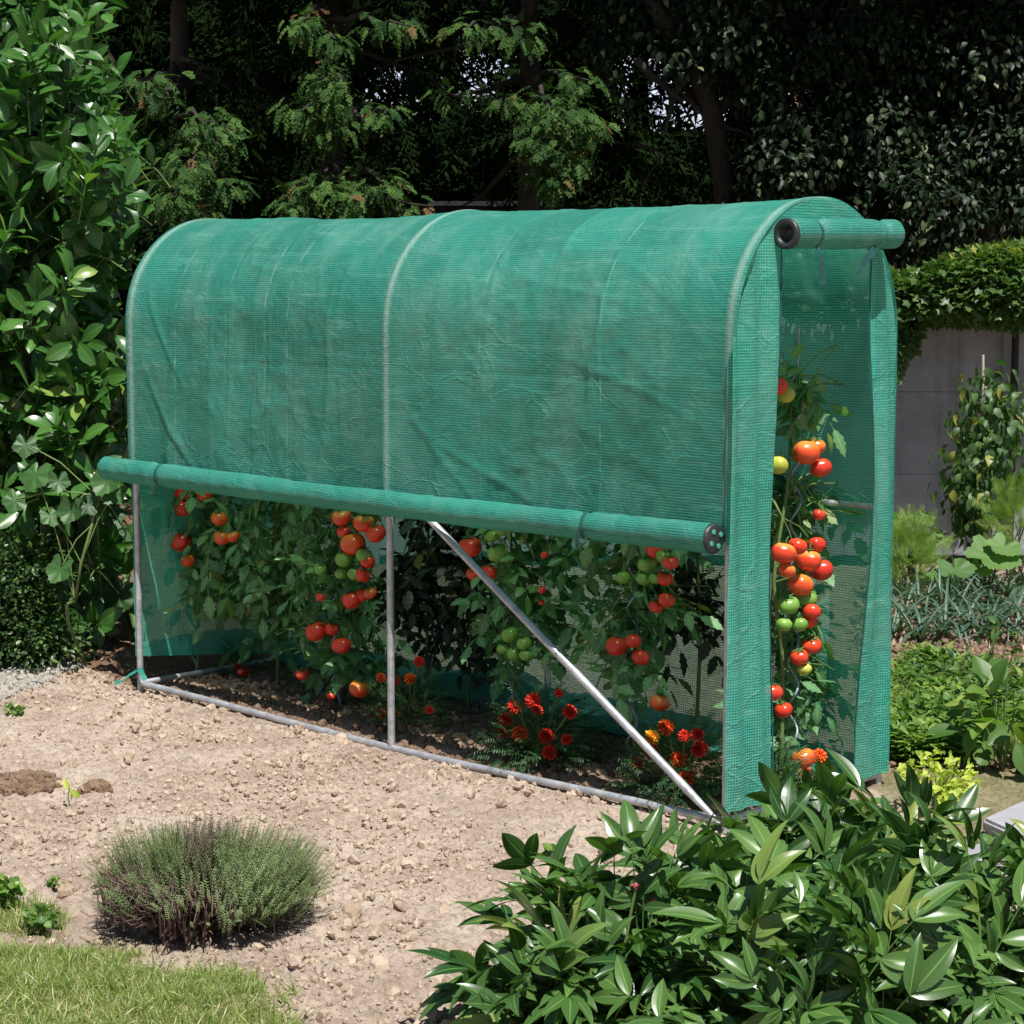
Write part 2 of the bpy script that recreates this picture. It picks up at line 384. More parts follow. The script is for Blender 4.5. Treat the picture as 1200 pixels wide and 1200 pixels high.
def m_tomato(name, body, shoulder, lo=.2, hi=.9):
    m, n, l, out = newmat(name); oc = objco(n)
    s = n.new('ShaderNodeSeparateXYZ'); l.new(oc, s.inputs[0])
    z = mathn(n, l, 'ADD', mathn(n, l, 'MULTIPLY', s.outputs[2], 1/.036), mathn(n, l, 'MULTIPLY', noise(n, l, 45, 2, oc), .5))
    oi = n.new('ShaderNodeObjectInfo')
    col = ramp(n, l, mathn(n, l, 'MULTIPLY', z, .8), [(lo, body), (hi, shoulder)])
    col = mixc(n, l, mathn(n, l, 'MULTIPLY', oi.outputs['Random'], .35), col, tuple(x*.6 for x in body))
    b = pbsdf(n, l, col, .26, .5); b.inputs['Subsurface Weight'].default_value = .08; b.inputs['Subsurface Scale'].default_value = .01
    l.new(b.outputs[0], out.inputs[0]); return m
M['R'] = m_tomato('tomato_red', (.62, .035, .018), (.70, .09, .02))
M['O'] = m_tomato('tomato_ripening', (.66, .075, .02), (.80, .34, .05))
M['S'] = m_tomato('tomato_yellow_shoulder', (.66, .055, .02), (.85, .48, .10), .35, .85)
M['G'] = m_tomato('tomato_green', (.15, .33, .05), (.26, .42, .09))
M['Y'] = m_tomato('tomato_pale', (.42, .46, .06), (.52, .50, .10))
M['calyx'] = m_plain('calyx', (.03, .12, .03), (.06, .18, .05), 30, .6)

# ------------------------------------------------------------------ ground
def inpoly(x, y, P):
    r = np.zeros(x.shape, bool); n = len(P)
    for i in range(n):
        x1, y1 = P[i][:2]; x2, y2 = P[(i+1) % n][:2]
        c = (y1 > y) != (y2 > y)
        r ^= c & (x < (x2-x1)*(y-y1)/((y2-y1) if y2 != y1 else 1e-9)+x1)
    return r
L_, W_, ZS = 3.155, .85, 1.545
RA = W_/2
LAWN = [GP(-260, 1075), GP(0, 1108), GP(60, 1113), GP(120, 1122), GP(170, 1138), GP(240, 1146), GP(300, 1160), GP(345, 1190), GP(400, 1240), GP(480, 1400), GP(480, 2400), GP(-900, 2400), GP(-900, 1100)]
TUFT1 = [GP(-60, 1060), GP(-10, 1050), GP(45, 1058), GP(85, 1072), GP(60, 1092), GP(0, 1092), GP(-60, 1085)]
PATH = [GP(-200, 760), GP(10, 768), GP(70, 774), GP(100, 782), GP(60, 797), GP(20, 812), GP(-20, 835), GP(-300, 880)]
HUMUS = [GP(-600, 765), GP(0, 766), GP(70, 772), GP(110, 782), (-.05, -.02), (-.05, 1.2), (-1., 3.), (-9, 12), (-18, 2)]
WEEDS = [GP(1035, 812), GP(1080, 785), GP(1200, 812), GP(1500, 820), GP(1500, 960), GP(1150, 1000), GP(1035, 930)]
def warp(x, y, a=.06, f=9, seed=3):
    return x+(fbm(x*f, y*f, 3, seed)-.5)*2*a, y+(fbm(x*f+40, y*f+11, 3, seed+5)-.5)*2*a
def height(x, y):
    d = np.hypot(x-CAM[0], y-CAM[1])
    near = np.clip((16-d)/4, 0, 1)
    h = (fbm(x*1.1, y*1.1, 3, 2)-.5)*.05
    r = np.abs(fbm(x*16, y*16, 3, 11)-.5)*2
    h = h+((.30-r)*.040+(fbm(x*38, y*38, 3, 21)-.5)*.036)*near
    ing = inpoly(*warp(x, y, .05), LAWN)
    h = np.where(ing, h*.4+.012, h)
    # trodden level along the tubes and a shallow scrape before the centre post
    edge = np.minimum(np.abs(y), np.abs(y-W_)); on = (x > -.15) & (x < L_+.2) & (edge < .10)
    h = np.where(on, h*.4-.008, h)
    return h-.012
def axis(a, b, step, far):
    core = np.arange(a, b, step); g = step*1.12**np.arange(1, 90); g = np.cumsum(g); g = g[g < far]
    return np.concatenate([a-g[::-1], core, b+g])
gx, gy = axis(-3.2, 6.4, .0165, 350), axis(-3.8, 3.2, .0165, 350)
X, Y = np.meshgrid(gx, gy, indexing='ij'); Z = height(X, Y)
wx, wy = warp(X, Y)
zone = np.zeros(X.shape+(3,))                              # R lawn/green, G moist or dark earth, B gravel/mulch
zone[..., 0] = np.where(inpoly(wx, wy, LAWN) | inpoly(wx, wy, TUFT1), 1, 0)
zone[..., 0] = np.maximum(zone[..., 0], np.where(inpoly(wx, wy, WEEDS), .7, 0))
ins = (wx > -.02) & (wx < L_+.05) & (wy > .05) & (wy < .95)
zone[..., 1] = np.where(ins, .62, 0)
zone[..., 1] = np.maximum(zone[..., 1], np.where(inpoly(wx, wy, HUMUS), 1, 0))
zone[..., 1] = np.maximum(zone[..., 1], np.where(wy < .02, .28*np.clip((fbm(X*2.3+5, Y*2.3, 4, 44)-.5)*5, 0, 1), 0))
for (px, py, rr) in ((20, 920, .10), (-20, 925, .1), (112, 925, .045), (75, 985, .04), (1080, 870, .2)):
    c = GP(px, py); zone[..., 1] = np.maximum(zone[..., 1], np.clip(1.5-np.hypot(wx-c[0], wy-c[1])/rr, 0, .75))
zone[..., 2] = np.where(inpoly(wx, wy, PATH), 1, 0)
back = (wy > 1.0) & (zone[..., 1] < .9)
zone[..., 1] = np.where(back, .30+.3*fbm(X*3, Y*3, 3, 8), zone[..., 1])
for k in range(3):
    z = zone[..., k].copy()
    for _ in range(2):
        z[1:-1, 1:-1] = (z[1:-1, 1:-1]*2+z[2:, 1:-1]+z[:-2, 1:-1]+z[1:-1, 2:]+z[1:-1, :-2])/6
    zone[..., k] = z
mb = MB(); mb.add(np.stack([X, Y, Z], -1), grid_faces(len(gx), len(gy)), zone)
m, n, l, out = newmat('garden_earth'); U, V, Rn = attr(n, l); oc = objco(n)
n1 = noise(n, l, 3, 5, oc, .6); n2 = noise(n, l, 60, 4, oc, .65)
soil = ramp(n, l, n1, [(.3, (.36, .285, .225)), (.5, (.47, .38, .31)), (.72, (.56, .47, .39))])
soil = mixc(n, l, mathn(n, l, 'MULTIPLY', ramp(n, l, n2, [(.35, (1, 1, 1)), (.55, (0, 0, 0))]), .65), soil, (.22, .15, .10))
moist = ramp(n, l, n2, [(.3, (.10, .062, .038)), (.7, (.24, .155, .10))])
grav = ramp(n, l, n2, [(.35, (.30, .27, .22)), (.6, (.46, .42, .36))])
turf = ramp(n, l, n2, [(.3, (.10, .12, .04)), (.7, (.24, .22, .10))])
c = mixc(n, l, V, soil, moist); c = mixc(n, l, Rn, c, grav); c = mixc(n, l, U, c, turf)
b = pbsdf(n, l, c, .95, .15, bump=mathn(n, l, 'ADD', noise(n, l, 110, 5, oc, .7), noise(n, l, 35, 3, oc)), bstr=1, bdist=.012)
l.new(b.outputs[0], out.inputs[0]); M['earth'] = m
tag(mb.build('ground', m), kind='structure')

# clods and stones: uncountable
def lump(sub, seed):
    bmm = __import__('bmesh').new(); __import__('bmesh').ops.create_icosphere(bmm, subdivisions=sub, radius=1)
    v = np.array([x.co[:] for x in bmm.verts]); t = np.array([[q.index for q in f.verts] for f in bmm.faces]); bmm.free()
    r_ = np.random.default_rng(seed); k = r_.normal(size=(5, 3))
    d = 1+.22*np.sin(v@k.T*2.2+r_.random(5)*6).sum(1)/2+r_.normal(size=len(v))*.09
    return v*d[:, None], np.zeros((0, 4), int), t, np.zeros_like(v)
def rotz(N):
    q = rng.normal(size=(N, 4)); q /= np.linalg.norm(q, axis=1)[:, None]; w_, x, y, z = q.T
    return np.stack([np.stack([1-2*(y*y+z*z), 2*(x*y-z*w_), 2*(x*z+y*w_)], -1), np.stack([2*(x*y+z*w_), 1-2*(x*x+z*z), 2*(y*z-x*w_)], -1), np.stack([2*(x*z-y*w_), 2*(y*z+x*w_), 1-2*(x*x+y*y)], -1)], 1)
def scatter_px(N, x0, x1, y0, y1, ok):
    """uniform over the earth area whose corners are seen in that part of the garden"""
    P = np.array([GP(a, b_)[:2] for a, b_ in ((x0, y0), (x1, y0), (x1, y1), (x0, y1))])
    lo, hi = P.min(0), P.max(0); res = []
    while sum(len(r) for r in res) < N:
        p = lo+rng.random((N*2, 2))*(hi-lo); p = p[inpoly(p[:, 0], p[:, 1], P)]; p = p[ok(p[:, 0], p[:, 1])]
        res.append(p)
        if len(res) > 60: break
    return np.concatenate(res)[:N]
mc = newmat('soil_clod'); m, n, l, out = mc; U, V, Rn = attr(n, l); oc = objco(n)
c = ramp(n, l, Rn, [(0, (.34, .265, .20)), (.5, (.44, .355, .28)), (1, (.51, .42, .335))])
c = mixc(n, l, mathn(n, l, 'MULTIPLY', noise(n, l, 70, 4, oc), .5), c, (.28, .19, .125))
b = pbsdf(n, l, c, .95, .1, bump=noise(n, l, 160, 4, oc, .7), bstr=.8, bdist=.004); l.new(b.outputs[0], out.inputs[0])
M['clod'] = m; M['moistclod'] = m_plain('moist_clod', (.10, .062, .04), (.24, .155, .10), 30, .95, 0, .7, 120)
M['pebble'] = m_plain('pale_pebble', (.20, .185, .15), (.38, .35, .31), 25, .8)
notlawn = lambda x, y: ~inpoly(*warp(x, y), LAWN) & ~inpoly(*warp(x, y), PATH) & (y < .02)
mb = MB(); protos = [lump(1, s) for s in range(6)]
for k, pr in enumerate(protos):
    N = 3600; p = scatter_px(N, -60, 1000, 770, 1230, notlawn)
    den = fbm(p[:, 0]*2.5, p[:, 1]*2.5, 3, 31); p = p[rng.random(len(p)) < np.clip((den-.3)*3, .15, 1)]; N = len(p)
    s = np.exp(rng.normal(-5.5, .6, N)).clip(.002, .018)
    mb.inst(pr, rotz(N), np.column_stack([p, height(p[:, 0], p[:, 1])+s*.25]), s)
big = [lump(2, s) for s in range(20, 25)]
for pr in big:
    N = 26; p = scatter_px(N, -60, 1000, 780, 1230, notlawn); s = rng.uniform(.012, .026, N)
    mb.inst(pr, rotz(N), np.column_stack([p, height(p[:, 0], p[:, 1])+s*.2]), np.stack([s, s, s*.7], -1))
tag(mb.build('soil_clods', M['clod'], None, False), 'pale crumbly clods strewn over the bare dug earth', 'soil', kind='stuff')
mb = MB()
for k, pr in enumerate(protos[:4]):
    N = 1300; p = np.column_stack([rng.uniform(0, L_, N), rng.uniform(.03, W_, N)])
    s = np.exp(rng.normal(-4.9, .45, N)).clip(.003, .02); mb.inst(pr, rotz(N), np.column_stack([p, height(p[:, 0], p[:, 1])+s*.3]), s)
    q = scatter_px(500, -20, 200, 895, 945, lambda x, y: (np.hypot(x-GP(20, 920)[0], y-GP(20, 920)[1]) < .14) | (np.hypot(x-GP(112, 925)[0], y-GP(112, 925)[1]) < .05))
    s = np.exp(rng.normal(-4.8, .4, len(q))).clip(.003, .02); mb.inst(pr, rotz(len(q)), np.column_stack([q, height(q[:, 0], q[:, 1])+s*.5]), s)
    q = scatter_px(1500, 1035, 1230, 700, 900, lambda x, y: y > .9)
    s = np.exp(rng.normal(-4.7, .4, len(q))).clip(.004, .03); mb.inst(pr, rotz(len(q)), np.column_stack([q, height(q[:, 0], q[:, 1])+s*.5]), s)
tag(mb.build('moist_soil_crumbs', M['moistclod'], None, False), 'brown moist crumbs of earth under the tomatoes', 'soil', kind='stuff')
mb = MB()
for pr in protos[:4]:
    q = scatter_px(1500, -60, 130, 762, 830, lambda x, y: inpoly(*warp(x, y), PATH)); s = np.exp(rng.normal(-4.7, .35, len(q)))
    mb.inst(pr, rotz(len(q)), np.column_stack([q, height(q[:, 0], q[:, 1])+s*.4]), s)
tag(mb.build('path_gravel', M['pebble'], None, False), 'pale gravel of the path beside the laurel hedge', 'gravel', kind='stuff')
# dry leaf litter and mulch on the back bed
mb = MB(); pr = leaf(1, .45, 3, 1, .5, .4, .9)
q = scatter_px(5200, 1000, 1230, 690, 860, lambda x, y: (y > .95) & (fbm(x*4, y*4, 3, 3) > .38)); N = len(q)
mb.inst(pr, rotz(N), np.column_stack([q, height(q[:, 0], q[:, 1])+.008]), rng.uniform(.02, .05, N))
q = np.array([GP(a, b_)[:2] for a, b_ in zip(rng.uniform(60, 175, 260), rng.uniform(765, 800, 260))]); N = len(q)
mb.inst(pr, rotz(N), np.column_stack([q, height(q[:, 0], q[:, 1])+.006]), rng.uniform(.015, .05, N))
q = scatter_px(330, -60, 900, 790, 1230, notlawn); N = len(q)
mb.inst(leaf(1, .12, 3, 1, .5, .4, .5), frames(nrm(np.column_stack([rng.normal(size=(N, 2)), rng.normal(size=N)*.15])), (0, 0, 1.)), np.column_stack([q, height(q[:, 0], q[:, 1])+.008]), rng.uniform(.012, .045, N))
q = scatter_px(140, 60, 420, 1040, 1140, notlawn); N = len(q)
mb.inst(pr, rotz(N), np.column_stack([q, height(q[:, 0], q[:, 1])+.006]), rng.uniform(.008, .022, N))
M['litter'] = m_leaf('dry_litter', (.30, .20, .13), (.46, .34, .24), (.55, .44, .33), .2, .8, .1)
tag(mb.build('straw_litter', M['litter']), 'dry straw and withered leaves on the rear vegetable bed', 'litter', kind='stuff')

# ------------------------------------------------------------------ greenhouse
gh = thing('tunnel_greenhouse', (L_/2, RA, 0), 'long arched tomato tunnel of green netting on a steel tube frame', 'greenhouse')
TR = .0135
def seg(a, b, n=2): return np.linspace(a, b, n)
xs = (0, 1.585, L_)
for x in xs:
    for y, r in ((0, 'front'), (W_, 'back')):
        mb = MB(); tube(mb, seg((x, y, -.02), (x, y, ZS), 6), TR, 14); mb.build('post', M['steel'], gh)
    th = np.linspace(PI, 0, 30); mb = MB()
    tube(mb, [(x, RA+RA*math.cos(t), ZS+RA*math.sin(t)) for t in th], TR, 12); mb.build('arch', M['steel'], gh)
def sag(t): return -.035*np.sin(PI*t)*0+0
mb = MB(); t = np.linspace(0, 1, 30)
tube(mb, np.stack([t*L_, 0*t, .014-.020*np.sin(PI*t)**2], -1), TR, 12)
mb.build('base_rail', M['steel'], gh)
mb = MB(); tube(mb, seg((0, W_, .02), (L_, W_, .02), 8), TR, 12); mb.build('base_rail', M['steel'], gh)
for x in (0, L_):
    mb = MB(); tube(mb, seg((x, .015, .016), (x, W_-.015, .016), 3), TR*.9, 12); mb.build('base_rail', M['steel'], gh)
mb = MB(); tube(mb, seg((0, W_-.02, .95), (L_, W_-.02, .95), 8), TR*.85, 12); mb.build('cross_rail', M['steel'], gh)
mb = MB(); d0, d1 = np.array((L_-.005, -.024, .012)), np.array((1.645, .012, .955))
pp = seg(d0, d1, 24); tube(mb, pp, TR*np.r_[.62, .8, 1.05, np.ones(18), .95, .75, .6], 14); br = mb.build('diagonal_brace', M['steel'], gh)
for q in (d0+(d1-d0)*.012, d0+(d1-d0)*.985):
    mb = MB(); tube(mb, [q+(0, -.022, 0), q+(0, .01, 0)], .007, 8); mb.build('bolt', M['steel'], br)

# cover
FB = .93
def profile(v):
    """v in metres from the front hem (z=FB) up and over to the back foot"""
    R0 = RA+.016; a = ZS-FB; bq = PI*R0
    y = np.where(v < a, -.016, np.where(v < a+bq, 0, W_+.016)); z = np.where(v < a, FB+v, 0.); ny = np.where(v < a, -1., 1.); nz = np.zeros_like(v)
    th = PI-(v-a)/R0; mid = (v >= a) & (v < a+bq)
    y = np.where(mid, RA+R0*np.cos(th), y); z = np.where(mid, ZS+R0*np.sin(th), z)
    z = np.where(v >= a+bq, ZS-(v-a-bq), z); ny = np.where(mid, np.cos(th), ny); nz = np.where(mid, np.sin(th), nz)
    return y, z, ny, nz
R0 = RA+.016; VT = (ZS-FB)+PI*R0+ZS-.03
def cover_mesh(u0, u1, v0, v1, nu, nv):
    u = np.linspace(u0, u1, nu); v = np.linspace(v0, v1, nv); Ug, Vg = np.meshgrid(u, v, indexing='ij')
    y, z, ny, nz = profile(Vg)
    # held out at the hoops, pulled in between them
    tt = np.where(Ug < xs[1], (Ug-xs[0])/(xs[1]-xs[0]), (Ug-xs[1])/(xs[2]-xs[1])); bay = np.clip(np.sin(PI*np.clip(tt, 0, 1)), 0, 1)**.55
    d = -.018*bay
    d = d+.016*(fbm(Ug*1.6+Vg*1.1, Vg*1.9-Ug*.5, 3, 41)-.5)*bay*2
    dg = fbm((Ug+Vg*.8)*2.2, (Vg-Ug*.6)*9, 3, 51)-.5; d = d+.009*dg*bay
    rid = 1-np.abs(fbm((Ug*1.2+Vg)*3.0, (Vg*.8-Ug)*3.0, 3, 61)-.5)*5; d = d+.004*np.clip(rid, 0, 1)**3*bay
    for u_, v_, du, dv, ln, am in ((1.62, .35, .9, -.45, 1.0, .004), (1.62, .42, .6, -.6, .8, .003), (3.1, .30, -.9, .35, .8, .004), (3.1, .55, -.8, .6, .7, .003), (.05, .5, .6, -.8, .7, .008), (.04, .9, .5, -.9, .7, .006), (1.55, .9, -.5, -.8, .6, .004), (2.0, .9, .9, -.25, .9, .003), (2.5, .2, .2, .9, .7, .005), (1.2, .1, .1, 1., .9, .005)):
        k_ = math.hypot(du, dv); a_ = ((Ug-u_)*du+(Vg-v_)*dv)/k_; b_ = (-(Ug-u_)*dv+(Vg-v_)*du)/k_+.02*np.sin(a_*6)
        d = d+am*np.exp(-(b_/.014)**2)*np.clip(np.sin(PI*np.clip(a_/ln, 0, 1)), 0, 1)*np.minimum(bay*2, 1)
    fine = fbm(Ug*30, Vg*26, 3, 71)-.5; d = d+.0030*fine*bay
    for u_ in (.262, .524, .786, 1.048, 1.31, 1.834, 2.096, 2.358, 2.62, 2.882): d = d+.0022*np.exp(-((Ug-u_-.006*np.sin(Vg*3+u_))/.006)**2)*bay
    for v_ in (.47, .94, 1.41): d = d-.0025*np.exp(-((Vg-v_)/.006)**2)*bay
    for u_ in (.62, .86, 2.05): d = d+.003*np.exp(-((Ug-u_-.03*np.sin(Vg*2))/.010)**2)*bay
    # tucks pulled by the ties near the front hem
    for u_, a_ in ((.26, 1), (2.62, .9), (1.585, .3)):
        d = d+.016*a_*np.exp(-((Ug-u_)/(.03+.12*np.clip(Vg, 0, 1)))**2)*np.exp(-Vg/.35)
    d = d+.025*(fbm(Ug*5, Vg*3, 2, 81)-.5)*np.exp(-Vg/.18)*bay
    d = np.maximum(d, -.05)
    P = np.stack([Ug+.004*(fbm(Vg*6, Ug*0, 2, 9)-.5)*np.where((Ug < .05) | (Ug > L_-.05), 1, 0), y+ny*d, z+nz*d], -1)
    mb = MB(); mb.add(P, grid_faces(nu, nv), np.stack([Ug, Vg, Ug*0], -1)); return mb
vb = (ZS-FB)+PI*R0*.93
tag(cover_mesh(-.03, L_+.031, 0, vb, 330, 200).build('roof_cover', M['net'], gh))
tag(cover_mesh(-.03, L_+.031, vb, VT, 200, 120).build('rear_cover', M['netback'], gh))
# loose foot of the rear net lying on the ground inside
mb = MB(); u = np.linspace(0, L_, 160); v = np.linspace(0, 1, 14); Ug, Vg = np.meshgrid(u, v, indexing='ij')
hh = .02+.16*np.clip(fbm(Ug*2.2, Ug*0, 3, 12)-.42, 0, 1)*2
mb.add(np.stack([Ug, W_-.03-.10*Vg-.05*Vg*fbm(Ug*3, Vg, 2, 4), .014+hh*(1-Vg)**1.5+.012*fbm(Ug*9, Vg*4, 3, 5)], -1), grid_faces(160, 14), np.stack([Ug, Vg*.25, 0*Ug], -1)); mb.build('rear_skirt', M['net'], gh)

# end walls
def end_panel(x, y0, y1, zb0, zb1, top, out_, name, mat, nu=30, nv=120, seed=0, edge=.003):
    yy = np.linspace(y0, y1, nu); tt = np.linspace(0, 1, nv); Yg, Tg = np.meshgrid(yy, tt, indexing='ij')
    def arc(y): return ZS+np.sqrt(np.clip((RA+.010)**2-(y-RA)**2, 0, 9))
    zt = arc(Yg) if top is None else np.minimum(top+0*Yg, arc(Yg)); zb = zb0+(zb1-zb0)*(Yg-y0)/(y1-y0)
    Zg = zb+(zt-zb)*Tg
    e = np.minimum((Yg-y0), (y1-Yg))
    d = .010*(fbm(Yg*9+seed, Zg*2.2, 3, 91+seed)-.5)+.006*(fbm(Yg*30, Zg*7, 3, 95+seed)-.5)
    Yg = Yg-(.045*np.clip(1-Zg/1.3, 0, 1)**1.3*(y1-Yg)/(y1-y0) if y0 > .5 else 0)+(.012*(fbm(Zg*2.6+seed, Zg*0, 3, 19)-.5)*np.clip((Yg-y0)/(y1-y0) if y0 < .5 else (y1-Yg)/(y1-y0), 0, 1) if out_ else 0)
    d = d+(.015*np.sin(Zg*4.1+seed)*np.clip((Yg-y0)/(y1-y0) if y0 < .5 else (y1-Yg)/(y1-y0), 0, 1)+.006*np.sin(Yg*60+Zg*3) if out_ else 0)
    yw = Yg+edge*4*(fbm(Zg*1.7+seed, Zg*0, 3, 17)-.5)*(0 if out_ == 0 or y0 > .5 else (Yg-y0)/(y1-y0))
    mb = MB(); mb.add(np.stack([x+d+.0*Zg, yw, Zg], -1), grid_faces(nu, nv), np.stack([5+Yg, Zg, 0*Yg], -1))
    return mb.build(name, mat, gh)
XE = L_+.030
DY0, DY1 = .185, .722
end_panel(XE, -.040, DY0, .055, .055, None, 1, 'door_flap', M['netend'], seed=1)
end_panel(XE, DY1, W_+.014, .02, .03, None, 1, 'door_flap', M['netend'], seed=4)
end_panel(XE+.004, DY0-.03, DY1+.03, 1.84, 1.84, None, 0, 'end_panel', M['netend'], nv=20, seed=7)
end_panel(-.018, -.012, W_+.012, .13, .03, None, 0, 'end_panel', M['netend'], nu=80, seed=9)
# folded hems of the door opening and of the outer strip
for y, zt in ((DY0, 1.88), (DY1, 1.84)):
    mb = MB(); z = np.linspace(.05, zt, 60); sd_ = 1 if y < .5 else 4; tube(mb, np.stack([XE+.001+.015*np.sin(z*4.1+sd_), y-(.045*np.clip(1-z/1.3, 0, 1)**1.3 if y > .5 else 0)+.012*(fbm(z*2.6+sd_, z*0, 3, 19)-.5)+(.012*(fbm(z*1.7+sd_, z*0, 3, 17)-.5) if y < .5 else 0), z], -1), .0028, 6); mb.build('hem', M['strap'], gh)
# hem tape where the long wall meets the end
mb = MB(); z = np.linspace(.9, ZS-.05, 40)
v = np.stack([np.stack([L_+.031+0*z, -.022+0*z, z], -1), np.stack([L_+.004+0*z, -.024+.002*np.sin(z*30), z], -1)], 1).reshape(-1, 3); i = np.arange(39)
mb.add(v, np.stack([2*i, 2*i+2, 2*i+3, 2*i+1], -1), np.column_stack([np.tile([5., 5.027], 40), np.repeat(z, 2), np.zeros(80)])); mb.build('hem', M['netend'], gh)

# rolled front wall
def rolled(p0, p1, r, name, seed, pinch, sagz=.0, n=170, ns=28):
    p0, p1 = np.array(p0, float), np.array(p1, float); t = np.linspace(0, 1, n); ax = nrm(p1-p0); LL = np.linalg.norm(p1-p0)
    a = nrm(np.cross(ax, [0, 0, 1])); b_ = np.cross(a, ax)
    th = np.linspace(0, 2*PI, ns, endpoint=False); T, TH = np.meshgrid(t, th, indexing='ij')
    rr = r*(1+.10*(fbm(T*LL*4+seed, np.cos(TH)*1.2+3, 3, seed)-.5)*2+.16*(fbm(T*LL*1.7, T*0, 3, seed+3)-.5)+.03*np.sin(T*LL*55+TH*2+4*fbm(T*LL*3, TH*0, 2, 5))*fbm(T*LL*2, np.cos(TH), 2, 8))
    for q in pinch: rr = rr*(1-.20*np.exp(-((T*LL-q)/.02)**2))
    rr = rr+.007*(((TH-1.3-.5*fbm(T*LL*2, T*0, 3, 6))/(2*PI)) % 1)                          # the lap of the wound cloth
    rr = rr*(1-.35*np.clip((T*LL < .001)*1., 0, 1))
    P = p0+(T[..., None]*LL)*ax+rr[..., None]*(np.cos(TH)[..., None]*a+np.sin(TH)[..., None]*b_)
    P[..., 2] -= sagz*np.sin(PI*T)+.006*(fbm(T*LL*1.3, T*0, 2, seed+8)-.5)
    mb = MB(); f = grid_faces(n, ns); 
    i = np.arange(n-1)[:, None]; j = np.arange(ns)[None]; j2 = (j+1) % ns
    f = np.stack([i*ns+j, (i+1)*ns+j, (i+1)*ns+j2, i*ns+j2], -1).reshape(-1, 4)
    mb.add(P.reshape(-1, 3), f, np.stack([7+T*LL, TH*r, 0*T], -1)); return mb.build(name, M['roll'], gh), P
roll, RP = rolled((-.135, -.062, .935), (L_-.012, -.066, .925), .043, 'rolled_wall', 5, (.40, 2.76), .014)
def cap(par, c, ax, r, hole=True, name='end_cap'):
    mb = MB(); ax = nrm(np.array(ax, float)); c = np.array(c, float); a = nrm(np.cross(ax, [0, 0, 1])); b_ = np.cross(a, ax); th = np.linspace(0, 2*PI, 24, endpoint=False)
    ring = lambda rr, off: np.array([c+ax*off+rr*(math.cos(q)*a+math.sin(q)*b_) for q in th])
    prof = [(r*1.10, -.007), (r*1.10, .004), (r*.95, .008), (r*.66, .006), (r*.62, -.03), (.001, -.03)] if hole else [(r*1.10, -.007), (r*1.10, .006), (r*.95, .010), (r*.3, .012), (.001, .012)]
    V = np.array([ring(*p) for p in prof]); k = len(prof)
    i = np.arange(k-1)[:, None]; j = np.arange(24)[None]; j2 = (j+1) % 24
    mb.add(V.reshape(-1, 3), np.stack([i*24+j, i*24+j2, (i+1)*24+j2, (i+1)*24+j], -1).reshape(-1, 4)); return mb.build(name, M['black'], par)
c = cap(roll, RP[-1].mean(0), (1, 0, 0), .043, False)
cc = RP[-1].mean(0)
for k in range(4):
    q = 2*PI*k/4+.5; mb = MB(); p = cc+np.array([.012, .026*math.cos(q), .026*math.sin(q)]); tube(mb, [p, p+(.003, 0, 0)], .008, 10); mb.build('cap_slot', M['netend'], c)
def soft_end(par, ring):
    mb = MB(); c_ = ring.mean(0); ax = nrm(np.cross(ring[3]-c_, ring[0]-c_)); sgn = 1 if par == roll else -1
    k = len(ring); out = np.array((-1., 0, 0)) if par.name.startswith('rolled_wall') else np.array((0, 1., 0))
    V = np.stack([c_+(ring-c_)*q+out*o_ for q, o_ in ((1, 0), (.93, .006), (.72, .007), (.70, -.004), (.5, .004), (.45, -.01), (.2, -.02), (.01, -.02))])
    i = np.arange(7)[:, None]; j = np.arange(k)[None]; j2 = (j+1) % k
    mb.add(V.reshape(-1, 3), np.stack([i*k+j, i*k+j2, (i+1)*k+j2, (i+1)*k+j], -1).reshape(-1, 4), np.stack([V[..., 1]*1., V[..., 2], 0*V[..., 0]], -1).reshape(-1, 3)); mb.build('roll_end', M['roll'], par)
soft_end(roll, RP[0])
# ties round the roll
def loop_tie(par, c, ax, r, wd=.014, mat='strap', name='tie'):
    mb = MB(); ax = nrm(np.array(ax, float)); a = nrm(np.cross(ax, [0, 0, 1])); b_ = np.cross(a, ax); th = np.linspace(0, 2*PI, 26)
    for q0, q1 in zip(th[:-1], th[1:]):
        v = [c+s*ax*wd/2+r*(math.cos(q)*a+math.sin(q)*b_)+ax*.012*math.cos(q) for q, s in ((q0, -1), (q0, 1), (q1, 1), (q1, -1))]
        mb.add(v, [[0, 1, 2, 3]])
    return mb.build(name, M[mat], par)
for u in (.275, 2.635):
    k = int((u+.135)/(L_+.123)*169); c0 = RP[k].mean(0); t_ = loop_tie(gh, c0, (1, 0, 0), .0465)
    mb = MB(); strip(mb, [c0+(0.002, -.05, -.02), c0+(.004, -.053, -.05), c0+(.012, -.045, -.075)], [.012, .014, .012], (1, .1, 0)); mb.build('tie_end', M['strap'], t_)
# rolled door
droll, DP = rolled((XE+.052, .160, 1.862), (XE+.050, .745, 1.868), .044, 'rolled_door', 9, (.14, .50), 0, n=80)
cap(droll, DP[0].mean(0), (0, -1, 0), .044, True); soft_end(droll, DP[-1])
for yv, drop in ((.295, -1), (.665, 1)):
    k = int((yv-.16)/.655*79); c0 = DP[k].mean(0); t_ = loop_tie(gh, c0, (0, 1, 0), .0468, .010)
    mb = MB()
    if drop < 0: strip(mb, [c0+(.03, 0, -.03), c0+(.04, .004, -.06), c0+(.042, .012, -.10), c0+(.04, .024, -.155)], [.014, .016, .026, .030], (.2, 1, 0))
    else: strip(mb, [c0+(.03, 0, -.03), c0+(.04, -.03, -.055), c0+(.042, -.075, -.085), c0+(.04, -.115, -.13)], [.016, .026, .03, .010], (.1, .7, -.7))
    mb.build('tie_end', M['strap'], t_)
